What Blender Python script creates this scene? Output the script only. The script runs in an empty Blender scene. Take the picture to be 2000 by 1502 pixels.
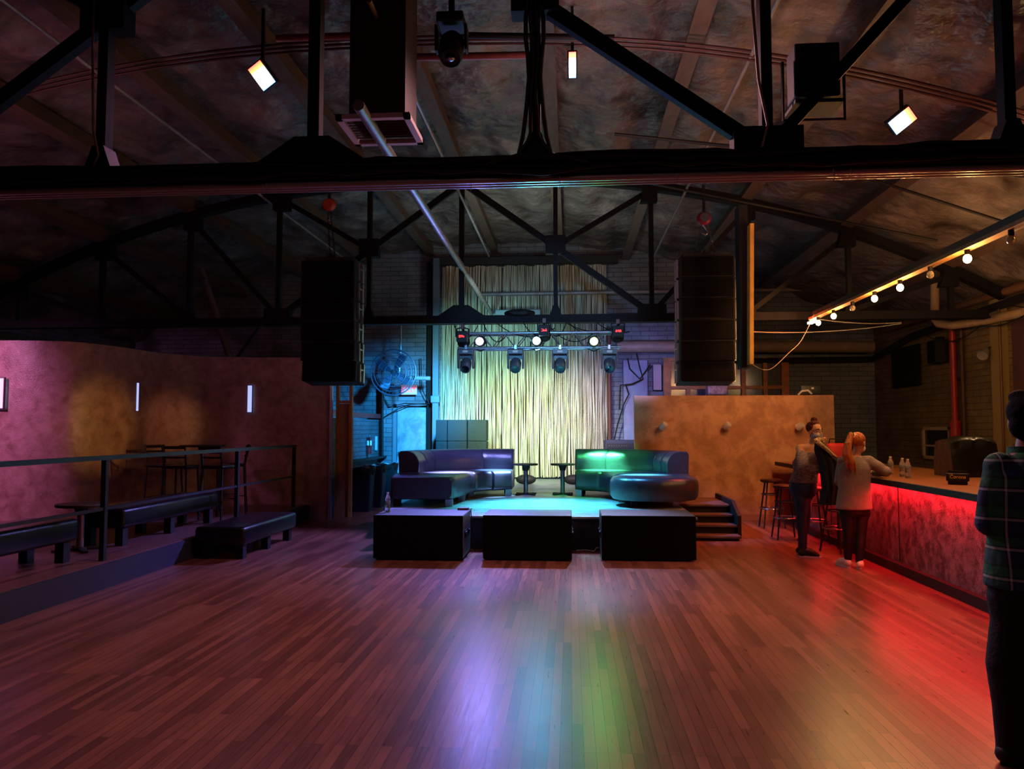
import bpy, bmesh, math, random
from mathutils import Vector, Matrix, Euler
C = bpy.context.scene.collection
S = bpy.context.scene
PI = math.pi
R = math.radians
# ------------------------------------------------------------------ camera
cam = bpy.data.cameras.new('camera'); cam.lens = 27.0; cam.sensor_width = 36.0; cam.clip_start = 0.05
camo = bpy.data.objects.new('camera', cam); C.objects.link(camo)
YAW, PIT, EYE = R(4.35), R(3.32), 1.55
camo.location = (0, 0, EYE); camo.rotation_euler = (PI/2 + PIT, 0, YAW); S.camera = camo
S.view_settings.view_transform = 'Standard'; S.view_settings.look = 'None'
S.view_settings.exposure = 0.0; S.view_settings.gamma = 1.0; S.view_settings.use_curve_mapping = False
S.cycles.use_denoising = True
S.cycles.max_bounces = 6; S.cycles.diffuse_bounces = 3; S.cycles.glossy_bounces = 3
S.cycles.sample_clamp_indirect = 4.0; S.cycles.caustics_reflective = False; S.cycles.caustics_refractive = False
W = bpy.data.worlds.new('night'); S.world = W; W.use_nodes = True
W.node_tree.nodes['Background'].inputs[0].default_value = (0.03, 0.02, 0.03, 1)
W.node_tree.nodes['Background'].inputs[1].default_value = 0.1

def lamp(name, kind, loc, power, col, aim=None, size=0.1, size_y=None, angle=60, blend=0.5):
    l = bpy.data.lights.new(name, kind); l.energy = power; l.color = col
    if kind == 'AREA':
        l.size = size
        if size_y: l.shape = 'RECTANGLE'; l.size_y = size_y
    else:
        l.shadow_soft_size = size
    if kind == 'SPOT': l.spot_size = R(angle); l.spot_blend = blend
    o = bpy.data.objects.new(name, l); C.objects.link(o); o.location = loc
    if aim is not None:
        o.rotation_euler = (Vector(aim) - Vector(loc)).to_track_quat('-Z', 'Y').to_euler()
    return o

# house-facing LED pars on the stage truss (fixtures are modelled below at the same places)
PAR = [(-1.39, (0.62, 0.50, 1.0), (0.26, 0.24, 1.0)), (-0.50, (0.50, 0.9, 1.0), (0.03, 0.55, 1.0)), (0.42, (0.5, 1.0, 0.25), (0.08, 1.0, 0.14))]
for i, (x, c1, c2) in enumerate(PAR):
    lamp('par_beam', 'SPOT', (x, 11.72, 2.90), (170, 85, 38)[i], c2, (x*1.1, 5.0, 0.9), 0.09, angle=112, blend=0.9)
# stage washes from the head units on the same truss, aimed down on the stage and back on the strip curtain
lamp('stage_wash', 'SPOT', (-0.50, 11.9, 2.8), 3000, (0.10, 0.78, 1.0), (-0.4, 11.3, 0.43), 0.10, angle=70, blend=0.9)
lamp('sofa_wash', 'SPOT', (-1.70, 11.9, 2.85), 650, (0.28, 0.28, 1.0), (-1.9, 13.0, 0.8), 0.06, angle=78, blend=0.8)
lamp('sofa_wash', 'SPOT', (0.75, 11.9, 2.85), 650, (0.08, 1.0, 0.30), (0.55, 13.0, 0.8), 0.06, angle=48, blend=0.8)
lamp('sofa_wash', 'SPOT', (0.30, 11.3, 2.9), 450, (0.08, 0.40, 1.0), (1.3, 11.8, 0.7), 0.06, angle=60, blend=0.8)
lamp('curtain_wash', 'SPOT', (-1.1, 12.6, 2.9), 1500, (0.64, 1.0, 0.48), (-1.35, 17.2, 1.25), 0.10, angle=52, blend=0.9)
lamp('curtain_wash', 'SPOT', (0.15, 12.6, 2.9), 1100, (0.95, 0.85, 0.90), (-0.3, 17.2, 0.9), 0.10, angle=60, blend=0.9)
lamp('curtain_wash', 'SPOT', (-2.0, 12.6, 2.9), 900, (0.35, 0.95, 1.0), (-1.8, 17.2, 2.3), 0.10, angle=62, blend=0.9)
lamp('door_wash', 'SPOT', (-2.0, 12.6, 2.85), 3300, (0.02, 0.40, 1.0), (-3.9, 17.5, 1.4), 0.10, angle=50, blend=0.9)
lamp('violet_wash', 'SPOT', (1.0, 12.4, 2.85), 600, (0.38, 0.34, 1.0), (1.7, 17.4, 2.0), 0.10, angle=56, blend=0.9)
lamp('violet_wash', 'SPOT', (-1.75, 11.7, 2.95), 1300, (0.28, 0.22, 1.0), (-3.7, 10.1, 0.2), 0.10, angle=62, blend=0.9)
# colour floods on the ceiling
FLOOD = [((-3.10, 7.35, 5.10), (0.95, 0.80, 0.75)), ((-0.02, 7.60, 5.32), (1.0, 0.35, 0.40)), ((4.15, 8.30, 4.80), (0.80, 0.55, 1.0))]
lamp('flood_beam', 'SPOT', (-3.05, 7.2, 4.75), 190, (1.0, 0.42, 0.75), (-2.4, 5.4, 0), 0.12, angle=128, blend=1.0)
lamp('flood_beam', 'SPOT', (-0.02, 7.35, 4.95), 400, (1.0, 0.46, 0.50), (0.0, 5.2, 0), 0.12, angle=128, blend=1.0)
lamp('flood_beam', 'SPOT', (3.9, 8.0, 4.3), 400, (1.0, 0.36, 0.24), (2.6, 5.6, 0), 0.12, angle=128, blend=1.0)
lamp('rear_fill', 'SPOT', (-0.5, -0.5, 4.9), 45, (1.0, 0.42, 0.45), (0, 4.5, 0), 0.5, angle=100, blend=1.0)  # added weak fill from behind the viewer, no fixture stands there
lamp('truss_front_fill', 'SPOT', (-0.5, 5.3, 3.6), 1000, (0.12, 0.50, 1.0), (-0.5, 12.0, 3.0), 0.08, angle=32, blend=0.8)  # added front spot to brighten lamp heads and lighting truss, no fixture
lamp('cabinet_top_fill', 'SPOT', (-1.2, 11.4, 2.95), 1500, (0.26, 0.26, 1.0), (-1.5, 9.5, 0.53), 0.06, angle=46, blend=0.9)  # extra spots added to lift the cabinet tops, no fixture of their own
lamp('cabinet_top_fill', 'SPOT', (0.3, 11.4, 2.95), 800, (0.42, 0.42, 0.85), (0.3, 9.4, 0.53), 0.06, angle=44, blend=0.9)
lamp('seat_fill', 'SPOT', (-1.0, 12.5, 2.7), 15000, (0.50, 0.52, 1.0), (-1.90, 12.25, 0.86), 0.05, angle=22, blend=1.0)  # narrow spots added for bright patches on the sofa seats
lamp('seat_fill', 'SPOT', (-0.6, 12.9, 2.75), 9000, (0.25, 0.55, 1.0), (-1.25, 13.0, 0.86), 0.05, angle=22, blend=1.0)
lamp('seat_fill', 'SPOT', (0.2, 12.4, 2.75), 11000, (0.12, 0.75, 0.9), (1.05, 11.7, 0.86), 0.05, angle=20, blend=1.0)
lamp('seat_fill', 'SPOT', (0.1, 12.8, 2.75), 10000, (0.10, 1.0, 0.35), (0.55, 13.1, 0.9), 0.05, angle=26, blend=1.0)
lamp('truss_chord_fill', 'SPOT', (-1.25, 11.8, 2.75), 900, (0.16, 0.26, 1.0), (-1.5, 5.2, 3.15), 0.06, angle=12, blend=1.0)  # beams added to tint the nearer truss chord blue and cyan
lamp('truss_chord_fill', 'SPOT', (-0.38, 11.8, 2.75), 900, (0.05, 0.65, 1.0), (-0.35, 5.2, 3.15), 0.06, angle=12, blend=1.0)
lamp('ceiling_fill', 'SPOT', (-5.5, 6.5, 3.4), 45, (1.0, 0.38, 0.50), (-5.2, 9.5, 5.2), 0.2, angle=130, blend=1.0)  # added upward fill for the left ceiling, no fixture
lamp('ceiling_fill', 'SPOT', (4.6, 7.0, 3.4), 60, (1.0, 0.34, 0.20), (3.6, 9.5, 5.0), 0.2, angle=130, blend=1.0)  # same kind of added fill for the right ceiling
# magenta lamp over the raised lounge, left of the frame
lamp('lounge_lamp', 'SPOT', (-8.6, 7.6, 3.4), 560, (1.0, 0.32, 0.85), (-9.0, 10.3, 1.5), 0.15, angle=85, blend=0.9)
lamp('gold_band_fill', 'SPOT', (3.2, 7.2, 3.3), 1500, (1.0, 0.5, 0.10), (-7.0, 10.95, 1.6), 0.06, angle=9, blend=1.0)  # added amber spots stand in for gold bulb reflections on the curved wall
lamp('gold_band_fill', 'SPOT', (0.9, 7.2, 3.2), 700, (1.0, 0.42, 0.16), (-6.66, 12.3, 1.6), 0.06, angle=9, blend=1.0)
lamp('lounge_lamp', 'SPOT', (-5.0, 6.5, 4.2), 36, (1.0, 0.20, 0.28), (-6.2, 12.5, 1.4), 0.15, angle=80, blend=0.9)  # second one is an added red spot that tints the curved wall
# red strip below the bar counter
lamp('bar_strip', 'AREA', (3.475, 7.8, 0.932), 75, (1.0, 0.012, 0.02), None, 0.03, size_y=8.3).rotation_euler = (0, R(-12), 0)
lamp('partition_fill', 'SPOT', (3.2, 10.3, 4.0), 250, (1.0, 0.33, 0.10), (2.7, 13.5, 1.1), 0.1, angle=78, blend=0.9)  # added orange spot that brightens the partition, no fixture
lamp('red_floor_fill', 'SPOT', (3.3, 11.6, 3.9), 420, (1.0, 0.06, 0.01), (2.8, 11.4, 0), 0.1, angle=72, blend=1.0)  # added red spot for the floor by the stools, no fixture
BULB = [(6.40, 0), (7.09, 1), (7.80, 0), (8.50, 1), (9.20, 1), (9.90, 0), (10.60, 1), (11.25, 1)]
for y, lit in BULB:
    if lit and y < 11: lamp('bulb_glow', 'POINT', (3.55, y, 2.98), 40, (1.0, 0.46, 0.14), None, 0.045)
lamp('right_wall_fill', 'POINT', (5.4, 9.6, 3.0), 48, (1.0, 0.60, 0.25), None, 0.06)  # added warm fill brightening the right wall, no fixture
lamp('ceiling_fill', 'SPOT', (0.6, 6.4, 3.6), 130, (1.0, 0.50, 0.52), (0.9, 9.0, 5.6), 0.2, angle=130, blend=1.0)  # added upward fill for the middle ceiling, no fixture
lamp('ceiling_fill', 'SPOT', (-0.6, 12.7, 3.2), 170, (0.75, 0.9, 0.85), (-0.9, 14.0, 5.6), 0.2, angle=130, blend=1.0)  # added upward fill for the ceiling over the stage

# ------------------------------------------------------------------ helpers
def ray(px, py):
    u, v = (px-1000)/1500.0, (751-py)/1500.0
    return camo_m @ Vector((u, v, -1))
camo_m = Euler((PI/2 + PIT, 0, YAW)).to_matrix()
def atY(px, py, Y):
    d = ray(px, py); t = Y/d.y; return Vector((d.x*t, Y, EYE + d.z*t))
def atZ(px, py, z):
    d = ray(px, py); t = (z-EYE)/d.z; return Vector((d.x*t, d.y*t, z))
def atX(px, py, x):
    d = ray(px, py); t = x/d.x; return Vector((x, d.y*t, EYE + d.z*t))

def srgb(h):
    v = [int(h[i:i+2], 16)/255 for i in (0, 2, 4)]
    return tuple(((c+0.055)/1.055)**2.4 if c > 0.04045 else c/12.92 for c in v)

def mat(name, col, rough=0.6, metal=0.0, var=0.0, scale=8.0, bump=0.0, bscale=40.0, stretch=(1, 1, 1), emit=None, estr=1.0, spec=0.5, coat=0.0, alpha=1.0, trans=0.0):
    if isinstance(col, str): col = srgb(col)
    m = bpy.data.materials.new(name); m.use_nodes = True
    nt = m.node_tree; N = nt.nodes; L = nt.links; b = N['Principled BSDF']
    b.inputs['Base Color'].default_value = (*col, 1); b.inputs['Roughness'].default_value = rough; b.inputs['Metallic'].default_value = metal
    b.inputs['Specular IOR Level'].default_value = spec; b.inputs['Coat Weight'].default_value = coat
    b.inputs['Transmission Weight'].default_value = trans; b.inputs['Alpha'].default_value = alpha
    if emit: b.inputs['Emission Color'].default_value = (*emit, 1); b.inputs['Emission Strength'].default_value = estr
    if var or bump:
        tc = N.new('ShaderNodeTexCoord'); mp = N.new('ShaderNodeMapping'); mp.inputs['Scale'].default_value = stretch
        L.new(tc.outputs['Object'], mp.inputs[0])
    if var:
        n = N.new('ShaderNodeTexNoise'); n.inputs['Scale'].default_value = scale; n.inputs['Detail'].default_value = 6
        r = N.new('ShaderNodeValToRGB'); r.color_ramp.elements[0].position = 0.3; r.color_ramp.elements[1].position = 0.7
        r.color_ramp.elements[0].color = (*[c*(1-var) for c in col], 1); r.color_ramp.elements[1].color = (*[min(1, c*(1+var)) for c in col], 1)
        L.new(mp.outputs[0], n.inputs[0]); L.new(n.outputs[0], r.inputs[0]); L.new(r.outputs[0], b.inputs['Base Color'])
    if bump:
        n = N.new('ShaderNodeTexNoise'); n.inputs['Scale'].default_value = bscale; n.inputs['Detail'].default_value = 5
        bp = N.new('ShaderNodeBump'); bp.inputs['Strength'].default_value = bump; bp.inputs['Distance'].default_value = 0.02
        L.new(mp.outputs[0], n.inputs[0]); L.new(n.outputs[0], bp.inputs['Height']); L.new(bp.outputs[0], b.inputs['Normal'])
    return m

class MB:
    def __init__(self): self.bm = bmesh.new()
    def box(self, c, s, rot=None, bev=0.0, seg=2):
        r = bmesh.ops.create_cube(self.bm, size=1.0)
        vs = r['verts']
        for v in vs: v.co = Vector((v.co.x*s[0], v.co.y*s[1], v.co.z*s[2]))
        if bev > 0:
            es = list({e for v in vs for e in v.link_edges})
            rb = bmesh.ops.bevel(self.bm, geom=es, offset=bev, segments=seg, affect='EDGES', profile=0.5)
            vs = list({v for f in rb['faces'] for v in f.verts} | {v for v in vs if v.is_valid})
        M = Matrix.Translation(c)
        if rot is not None: M = M @ Euler(rot).to_matrix().to_4x4()
        for v in vs: v.co = M @ v.co
        return self
    def bar(self, p0, p1, w, h, up=(0, 0, 1)):
        p0, p1 = Vector(p0), Vector(p1); d = (p1-p0).normalized(); u = Vector(up)
        s = d.cross(u)
        if s.length < 1e-4: s = d.cross(Vector((0, 1, 0)))
        s.normalize(); u = s.cross(d).normalized()
        q = [self.bm.verts.new(p + s*a*w/2 + u*b*h/2) for p in (p0, p1) for a, b in ((-1, -1), (1, -1), (1, 1), (-1, 1))]
        for f in ((3, 2, 1, 0), (4, 5, 6, 7), (0, 1, 5, 4), (1, 2, 6, 5), (2, 3, 7, 6), (3, 0, 4, 7)): self.bm.faces.new([q[i] for i in f])
        return self
    def rings(self, rings, cap=True, close=False):
        V = [[self.bm.verts.new(p) for p in r] for r in rings]
        n = len(V[0]); m = len(V)
        for i in range(m if close else m-1):
            a, b = V[i], V[(i+1) % m]
            for j in range(n):
                self.bm.faces.new((a[j], a[(j+1) % n], b[(j+1) % n], b[j]))
        if cap and not close:
            self.bm.faces.new(V[0][::-1]); self.bm.faces.new(V[-1])
        return self
    def tube(self, pts, r, seg=8, close=False):
        pts = [Vector(p) for p in pts]; rs = r if isinstance(r, (list, tuple)) else [r]*len(pts)
        rr = []; prev = None
        for i, p in enumerate(pts):
            a = pts[i-1] if (i > 0 or close) else p; b = pts[(i+1) % len(pts)] if (i < len(pts)-1 or close) else p
            t = (b-a).normalized()
            if prev is None:
                n = t.cross(Vector((0, 0, 1)))
                if n.length < 0.1: n = t.cross(Vector((0, 1, 0)))
            else: n = prev - t*prev.dot(t)
            n.normalize(); prev = n; bn = t.cross(n)
            rr.append([p + (n*math.cos(2*PI*k/seg) + bn*math.sin(2*PI*k/seg))*rs[i] for k in range(seg)])
        return self.rings(rr, close=close)
    def lathe(self, prof, c=(0, 0, 0), seg=16, axis=(0, 0, 1)):
        ax = Vector(axis).normalized(); q = Vector((0, 0, 1)).rotation_difference(ax); c = Vector(c)
        return self.rings([[c + q @ Vector((r*math.cos(2*PI*k/seg), r*math.sin(2*PI*k/seg), z)) for k in range(seg)] for r, z in prof])
    def cyl(self, p0, p1, r0, r1=None, seg=14):
        return self.tube([p0, p1], [r0, r0 if r1 is None else r1], seg)
    def prism(self, poly, d):
        d = Vector(d); a = [self.bm.verts.new(Vector(p)) for p in poly]; b = [self.bm.verts.new(Vector(p)+d) for p in poly]
        self.bm.faces.new(a[::-1]); self.bm.faces.new(b); n = len(a)
        for i in range(n): self.bm.faces.new((a[i], a[(i+1) % n], b[(i+1) % n], b[i]))
        return self
    def ball(self, c, r, sub=2, sc=(1, 1, 1), rot=None):
        g = bmesh.ops.create_icosphere(self.bm, subdivisions=sub, radius=1.0)
        M = Euler(rot).to_matrix() if rot is not None else Matrix.Identity(3)
        for v in g['verts']: v.co = Vector(c) + M @ Vector((v.co.x*r*sc[0], v.co.y*r*sc[1], v.co.z*r*sc[2]))
        return self
    def build(self, name, m, parent=None, smooth=False, world=True, bevel=0):
        me = bpy.data.meshes.new(name); bmesh.ops.recalc_face_normals(self.bm, faces=self.bm.faces[:])
        if parent is not None and world:
            M = parent_matrix(parent).inverted()
            self.bm.transform(M)
        self.bm.to_mesh(me); self.bm.free()
        if smooth:
            me.polygons.foreach_set('use_smooth', [True]*len(me.polygons))
            try: me.set_sharp_from_angle(angle=R(40))
            except Exception: pass
        o = bpy.data.objects.new(name, me); me.materials.append(m); C.objects.link(o)
        if parent is not None: o.parent = parent
        if bevel:
            b = o.modifiers.new('bevel', 'BEVEL'); b.width = bevel; b.segments = 2; b.limit_method = 'ANGLE'
        return o
def parent_matrix(p):
    M = Matrix.Translation(p.location) @ p.rotation_euler.to_matrix().to_4x4()
    return parent_matrix(p.parent) @ M if p.parent is not None else M

def tag(o, label, cat, group=None, kind=None):
    if label: o['label'] = label
    if cat: o['category'] = cat
    if group: o['group'] = group
    if kind: o['kind'] = kind
    return o
def thing(name, label, cat, loc=(0, 0, 0), rz=0.0, group=None):
    o = bpy.data.objects.new(name, None); C.objects.link(o); o.location = loc; o.rotation_euler = (0, 0, rz); o.empty_display_size = 0.1
    return tag(o, label, cat, group)
def struct(o): o['kind'] = 'structure'; return o
def dup(o, loc=None, rz=None, label=None, group=None, parent=None):
    c = o.copy(); C.objects.link(c)
    if parent is not None: c.parent = parent
    if loc is not None: c.location = loc
    if rz is not None: c.rotation_euler = (0, 0, rz)
    if label: c['label'] = label
    if group: c['group'] = group
    for ch in list(o.children): dup(ch, parent=c)
    return c
def sag(p0, p1, d, n=14):
    p0, p1 = Vector(p0), Vector(p1)
    return [p0.lerp(p1, i/n) - Vector((0, 0, d*4*(i/n)*(1-i/n))) for i in range(n+1)]
def text(s, size, m, loc, rot, name, parent, ext=0.002, shear=0.0):
    cu = bpy.data.curves.new(name, 'FONT'); cu.body = s; cu.size = size; cu.extrude = ext; cu.align_x = 'CENTER'; cu.align_y = 'CENTER'; cu.shear = shear
    t = bpy.data.objects.new(name, cu); C.objects.link(t)
    dg = bpy.context.evaluated_depsgraph_get(); dg.update()
    me = bpy.data.meshes.new_from_object(t.evaluated_get(dg)); bpy.data.objects.remove(t)
    o = bpy.data.objects.new(name, me); me.materials.clear(); me.materials.append(m); C.objects.link(o)
    M = Matrix.Translation(loc) @ Euler(rot).to_matrix().to_4x4()
    if parent is not None: M = parent_matrix(parent).inverted() @ M; o.parent = parent
    me.transform(M)
    return o

# ------------------------------------------------------------------ materials
STEEL = mat('painted_steel', '0d0c10', 0.7, 0.0, 0.3, 6, spec=0.22)
BLACK = mat('black_paint', '0c0b0d', 0.65, 0, 0.2, 20)
MATTE = mat('speaker_black', '0e0d10', 0.8, 0, 0.15, 60, 0.15, 200)
GRILLE = mat('speaker_grille', '040405', 0.85, 0.0, 0.2, 200, spec=0.15)
CHROME = mat('chrome', '9a9aa2', 0.25, 0.9)
ALU = mat('truss_aluminium', 'a9aeb8', 0.3, 0.75, 0.1, 30)
VINYL = mat('black_vinyl', '32323f', 0.30, 0, 0.15, 14, 0.12, 60, spec=0.7)
BVINYL = mat('bench_vinyl', '101014', 0.3, 0, 0.1, 14, 0.1, 60)
PIPE = mat('galvanised_pipe', '8d8787', 0.45, 0.3, 0.25, 5)
PIPER = mat('sprinkler_pipe', '8a4b41', 0.5, 0.1, 0.2, 8)
CREAM = mat('cream_pipe', 'a98d6c', 0.6, 0, 0.15, 6)
RUBBER = mat('cable_rubber', '0b0b0c', 0.6)
WIRE = mat('white_cable', '8f8a82', 0.6)
SCONCE = mat('brushed_chrome', 'd8d2d2', 0.35, 0.35)
WOOD = mat('pine_wood', 'a5743f', 0.6, 0, 0.3, 5, 0.1, 30, stretch=(6, 6, 1))
DWOOD = mat('dark_wood', '2a1712', 0.5, 0, 0.3, 6, stretch=(8, 1, 1))
PLY = mat('plywood', '8d6848', 0.7, 0, 0.2, 4, stretch=(5, 5, 1))
WHITE = mat('white_plastic', 'd5d3d0', 0.5)
REDP = mat('red_paint', '9e1518', 0.45, 0, 0.15, 10)
GLASSY = mat('clear_plastic', 'e8f0f4', 0.12, 0, trans=0.85, spec=0.6)

def floor_mat():
    m = bpy.data.materials.new('strip_floor'); m.use_nodes = True; nt = m.node_tree; N = nt.nodes; L = nt.links; b = N['Principled BSDF']
    tc = N.new('ShaderNodeTexCoord'); mp = N.new('ShaderNodeMapping'); mp.inputs['Rotation'].default_value = (0, 0, PI/2)
    L.new(tc.outputs['Object'], mp.inputs[0])
    br = N.new('ShaderNodeTexBrick'); br.inputs['Scale'].default_value = 1.0; br.inputs['Brick Width'].default_value = 0.95; br.inputs['Row Height'].default_value = 0.058
    br.inputs['Mortar Size'].default_value = 0.0016; br.inputs['Mortar Smooth'].default_value = 0.3; br.offset = 0.37; br.offset_frequency = 3
    br.inputs['Color1'].default_value = (*srgb('9a6450'), 1); br.inputs['Color2'].default_value = (*srgb('6c4234'), 1); br.inputs['Mortar'].default_value = (*srgb('2c1713'), 1)
    L.new(mp.outputs[0], br.inputs[0])
    mg = N.new('ShaderNodeMapping'); mg.inputs['Scale'].default_value = (24, 1.6, 1); L.new(tc.outputs['Object'], mg.inputs[0])
    g = N.new('ShaderNodeTexNoise'); g.inputs['Scale'].default_value = 2.2; g.inputs['Detail'].default_value = 8; g.inputs['Roughness'].default_value = 0.65; L.new(mg.outputs[0], g.inputs[0])
    big = N.new('ShaderNodeTexNoise'); big.inputs['Scale'].default_value = 0.8; big.inputs['Detail'].default_value = 5; L.new(tc.outputs['Object'], big.inputs[0])
    r1 = N.new('ShaderNodeValToRGB'); r1.color_ramp.elements[0].position = 0.32; r1.color_ramp.elements[0].color = (0.42, 0.42, 0.42, 1); r1.color_ramp.elements[1].position = 0.62
    L.new(g.outputs[0], r1.inputs[0])
    r2 = N.new('ShaderNodeValToRGB'); r2.color_ramp.elements[0].position = 0.35; r2.color_ramp.elements[0].color = (0.6, 0.6, 0.6, 1); r2.color_ramp.elements[1].position = 0.65
    L.new(big.outputs[0], r2.inputs[0])
    m1 = N.new('ShaderNodeMix'); m1.data_type = 'RGBA'; m1.blend_type = 'MULTIPLY'; m1.inputs[0].default_value = 0.5; L.new(br.outputs[0], m1.inputs[6]); L.new(r1.outputs[0], m1.inputs[7])
    m2 = N.new('ShaderNodeMix'); m2.data_type = 'RGBA'; m2.blend_type = 'MULTIPLY'; m2.inputs[0].default_value = 0.7; L.new(m1.outputs[2], m2.inputs[6]); L.new(r2.outputs[0], m2.inputs[7])
    L.new(m2.outputs[2], b.inputs['Base Color'])
    mr = N.new('ShaderNodeMapRange'); mr.inputs[3].default_value = 0.22; mr.inputs[4].default_value = 0.38; L.new(g.outputs[0], mr.inputs[0]); L.new(mr.outputs[0], b.inputs['Roughness'])
    bp = N.new('ShaderNodeBump'); bp.inputs['Strength'].default_value = 0.10; bp.inputs['Distance'].default_value = 0.002; L.new(r1.outputs[0], bp.inputs['Height']); L.new(bp.outputs[0], b.inputs['Normal'])
    return m
def brick_mat(name, c1, c2, mortar, bw=0.4, rh=0.2, rough=0.75, axis='XZ', ms=0.008):
    m = bpy.data.materials.new(name); m.use_nodes = True; nt = m.node_tree; N = nt.nodes; L = nt.links; b = N['Principled BSDF']
    tc = N.new('ShaderNodeTexCoord'); sp = N.new('ShaderNodeSeparateXYZ'); cb = N.new('ShaderNodeCombineXYZ'); L.new(tc.outputs['Object'], sp.inputs[0])
    L.new(sp.outputs['X' if axis == 'XZ' else 'Y'], cb.inputs[0]); L.new(sp.outputs['Z'], cb.inputs[1])
    br = N.new('ShaderNodeTexBrick'); br.inputs['Scale'].default_value = 1.0; br.inputs['Brick Width'].default_value = bw; br.inputs['Row Height'].default_value = rh
    br.inputs['Mortar Size'].default_value = ms; br.inputs['Mortar Smooth'].default_value = 0.4
    for k, c in (('Color1', c1), ('Color2', c2), ('Mortar', mortar)): br.inputs[k].default_value = (*srgb(c), 1)
    L.new(cb.outputs[0], br.inputs[0])
    n = N.new('ShaderNodeTexNoise'); n.inputs['Scale'].default_value = 2.0; n.inputs['Detail'].default_value = 8; L.new(tc.outputs['Object'], n.inputs[0])
    r = N.new('ShaderNodeValToRGB'); r.color_ramp.elements[0].position = 0.35; r.color_ramp.elements[0].color = (0.55, 0.55, 0.55, 1); r.color_ramp.elements[1].position = 0.65; L.new(n.outputs[0], r.inputs[0])
    mx = N.new('ShaderNodeMix'); mx.data_type = 'RGBA'; mx.blend_type = 'MULTIPLY'; mx.inputs[0].default_value = 0.8; L.new(br.outputs[0], mx.inputs[6]); L.new(r.outputs[0], mx.inputs[7])
    L.new(mx.outputs[2], b.inputs['Base Color']); b.inputs['Roughness'].default_value = rough
    bp = N.new('ShaderNodeBump'); bp.inputs['Strength'].default_value = 0.6; bp.inputs['Distance'].default_value = 0.01; L.new(br.outputs[1], bp.inputs['Height']); bp.invert = True; L.new(bp.outputs[0], b.inputs['Normal'])
    return m
def plaster(name, base, dark, scale, rough, bump=0.2, lo=0.38, hi=0.62, stretch=(1, 1, 1), bsc=70, bd=0.01):
    m = bpy.data.materials.new(name); m.use_nodes = True; nt = m.node_tree; N = nt.nodes; L = nt.links; b = N['Principled BSDF']
    tc = N.new('ShaderNodeTexCoord'); mp = N.new('ShaderNodeMapping'); mp.inputs['Scale'].default_value = stretch; L.new(tc.outputs['Object'], mp.inputs[0])
    n = N.new('ShaderNodeTexNoise'); n.inputs['Scale'].default_value = scale; n.inputs['Detail'].default_value = 9; n.inputs['Roughness'].default_value = 0.68; n.inputs['Distortion'].default_value = 0.4
    L.new(mp.outputs[0], n.inputs[0])
    r = N.new('ShaderNodeValToRGB'); r.color_ramp.elements[0].position = lo; r.color_ramp.elements[0].color = (*srgb(dark), 1); r.color_ramp.elements[1].position = hi; r.color_ramp.elements[1].color = (*srgb(base), 1)
    L.new(n.outputs[0], r.inputs[0]); L.new(r.outputs[0], b.inputs['Base Color']); b.inputs['Roughness'].default_value = rough
    n2 = N.new('ShaderNodeTexNoise'); n2.inputs['Scale'].default_value = bsc; n2.inputs['Detail'].default_value = 4; L.new(mp.outputs[0], n2.inputs[0])
    bp = N.new('ShaderNodeBump'); bp.inputs['Strength'].default_value = bump; bp.inputs['Distance'].default_value = bd; L.new(n2.outputs[0], bp.inputs['Height']); L.new(bp.outputs[0], b.inputs['Normal'])
    return m
M_FLOOR = floor_mat()
M_BACK = brick_mat('painted_brick', '7f8790', '6f7780', '4a4f58', 0.40, 0.105, 0.7, 'XZ')
M_SIDE = brick_mat('tan_block', '86704a', '7b6541', '5a4830', 0.42, 0.11, 0.8, 'YZ')
M_SIDEL = brick_mat('grey_block', '6d727c', '5f6570', '42464e', 0.30, 0.09, 0.75, 'YZ')
M_FOIL = plaster('foil_insulation', '8a7c76', '3e322e', 1.3, 0.40, 0.8, 0.36, 0.66, (1, 1, 1), 5.0, 0.10)
M_CURVE = plaster('mottled_plaster', 'a08078', '7a5850', 5.0, 0.33, 0.5, 0.35, 0.6)
M_PART = plaster('sponged_plaster', 'bd8e6a', '9c6c4a', 3.2, 0.5, 0.25, 0.40, 0.60)
M_BARF = plaster('hammered_panel', '8a7a7c', '4c3a3e', 8.0, 0.5, 0.5, 0.40, 0.60, (1, 1, 1))
M_STAGE = plaster('stage_deck', '8d979c', '5c6468', 4.0, 0.42, 0.2, 0.3, 0.6)
M_TOP = mat('bar_top', '8a5630', 0.34, 0, 0.15, 3, stretch=(4, 1, 1))

# ------------------------------------------------------------------ room shell
XC, PAN = -1.73, 1.505
XL, XR, YB, YN = -10.4, 6.75, 17.6, -4.0
def zch(x): return 5.58 - 1.59*(abs(x-XC)/7.5)**2.3
def zroof(x): return zch(x) + 0.32
struct(MB().box(((XL+XR)/2, (YB+YN)/2, -0.05), (XR-XL+0.4, YB-YN+0.4, 0.1)).build('floor', M_FLOOR))
def end_wall(name, y, th, m):
    n = 24; xs = [XL-0.2+(XR-XL+0.4)*i/n for i in range(n+1)]
    poly = [(XL-0.2, y, 0), (XR+0.2, y, 0)] + [(x, y, zroof(x)+0.1) for x in reversed(xs)]
    return struct(MB().prism(poly, (0, th, 0)).build(name, m))
end_wall('wall_back', YB, 0.2, M_BACK); end_wall('wall_rear', YN-0.2, 0.2, M_SIDE)
struct(MB().box((XR+0.1, (YB+YN)/2, 2.0), (0.2, YB-YN, 4.0)).build('wall_right', M_SIDE))
struct(MB().box((XL-0.1, (YB+YN)/2, 2.0), (0.2, YB-YN, 4.0)).build('wall_left', M_SIDEL))
random.seed(4)
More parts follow.
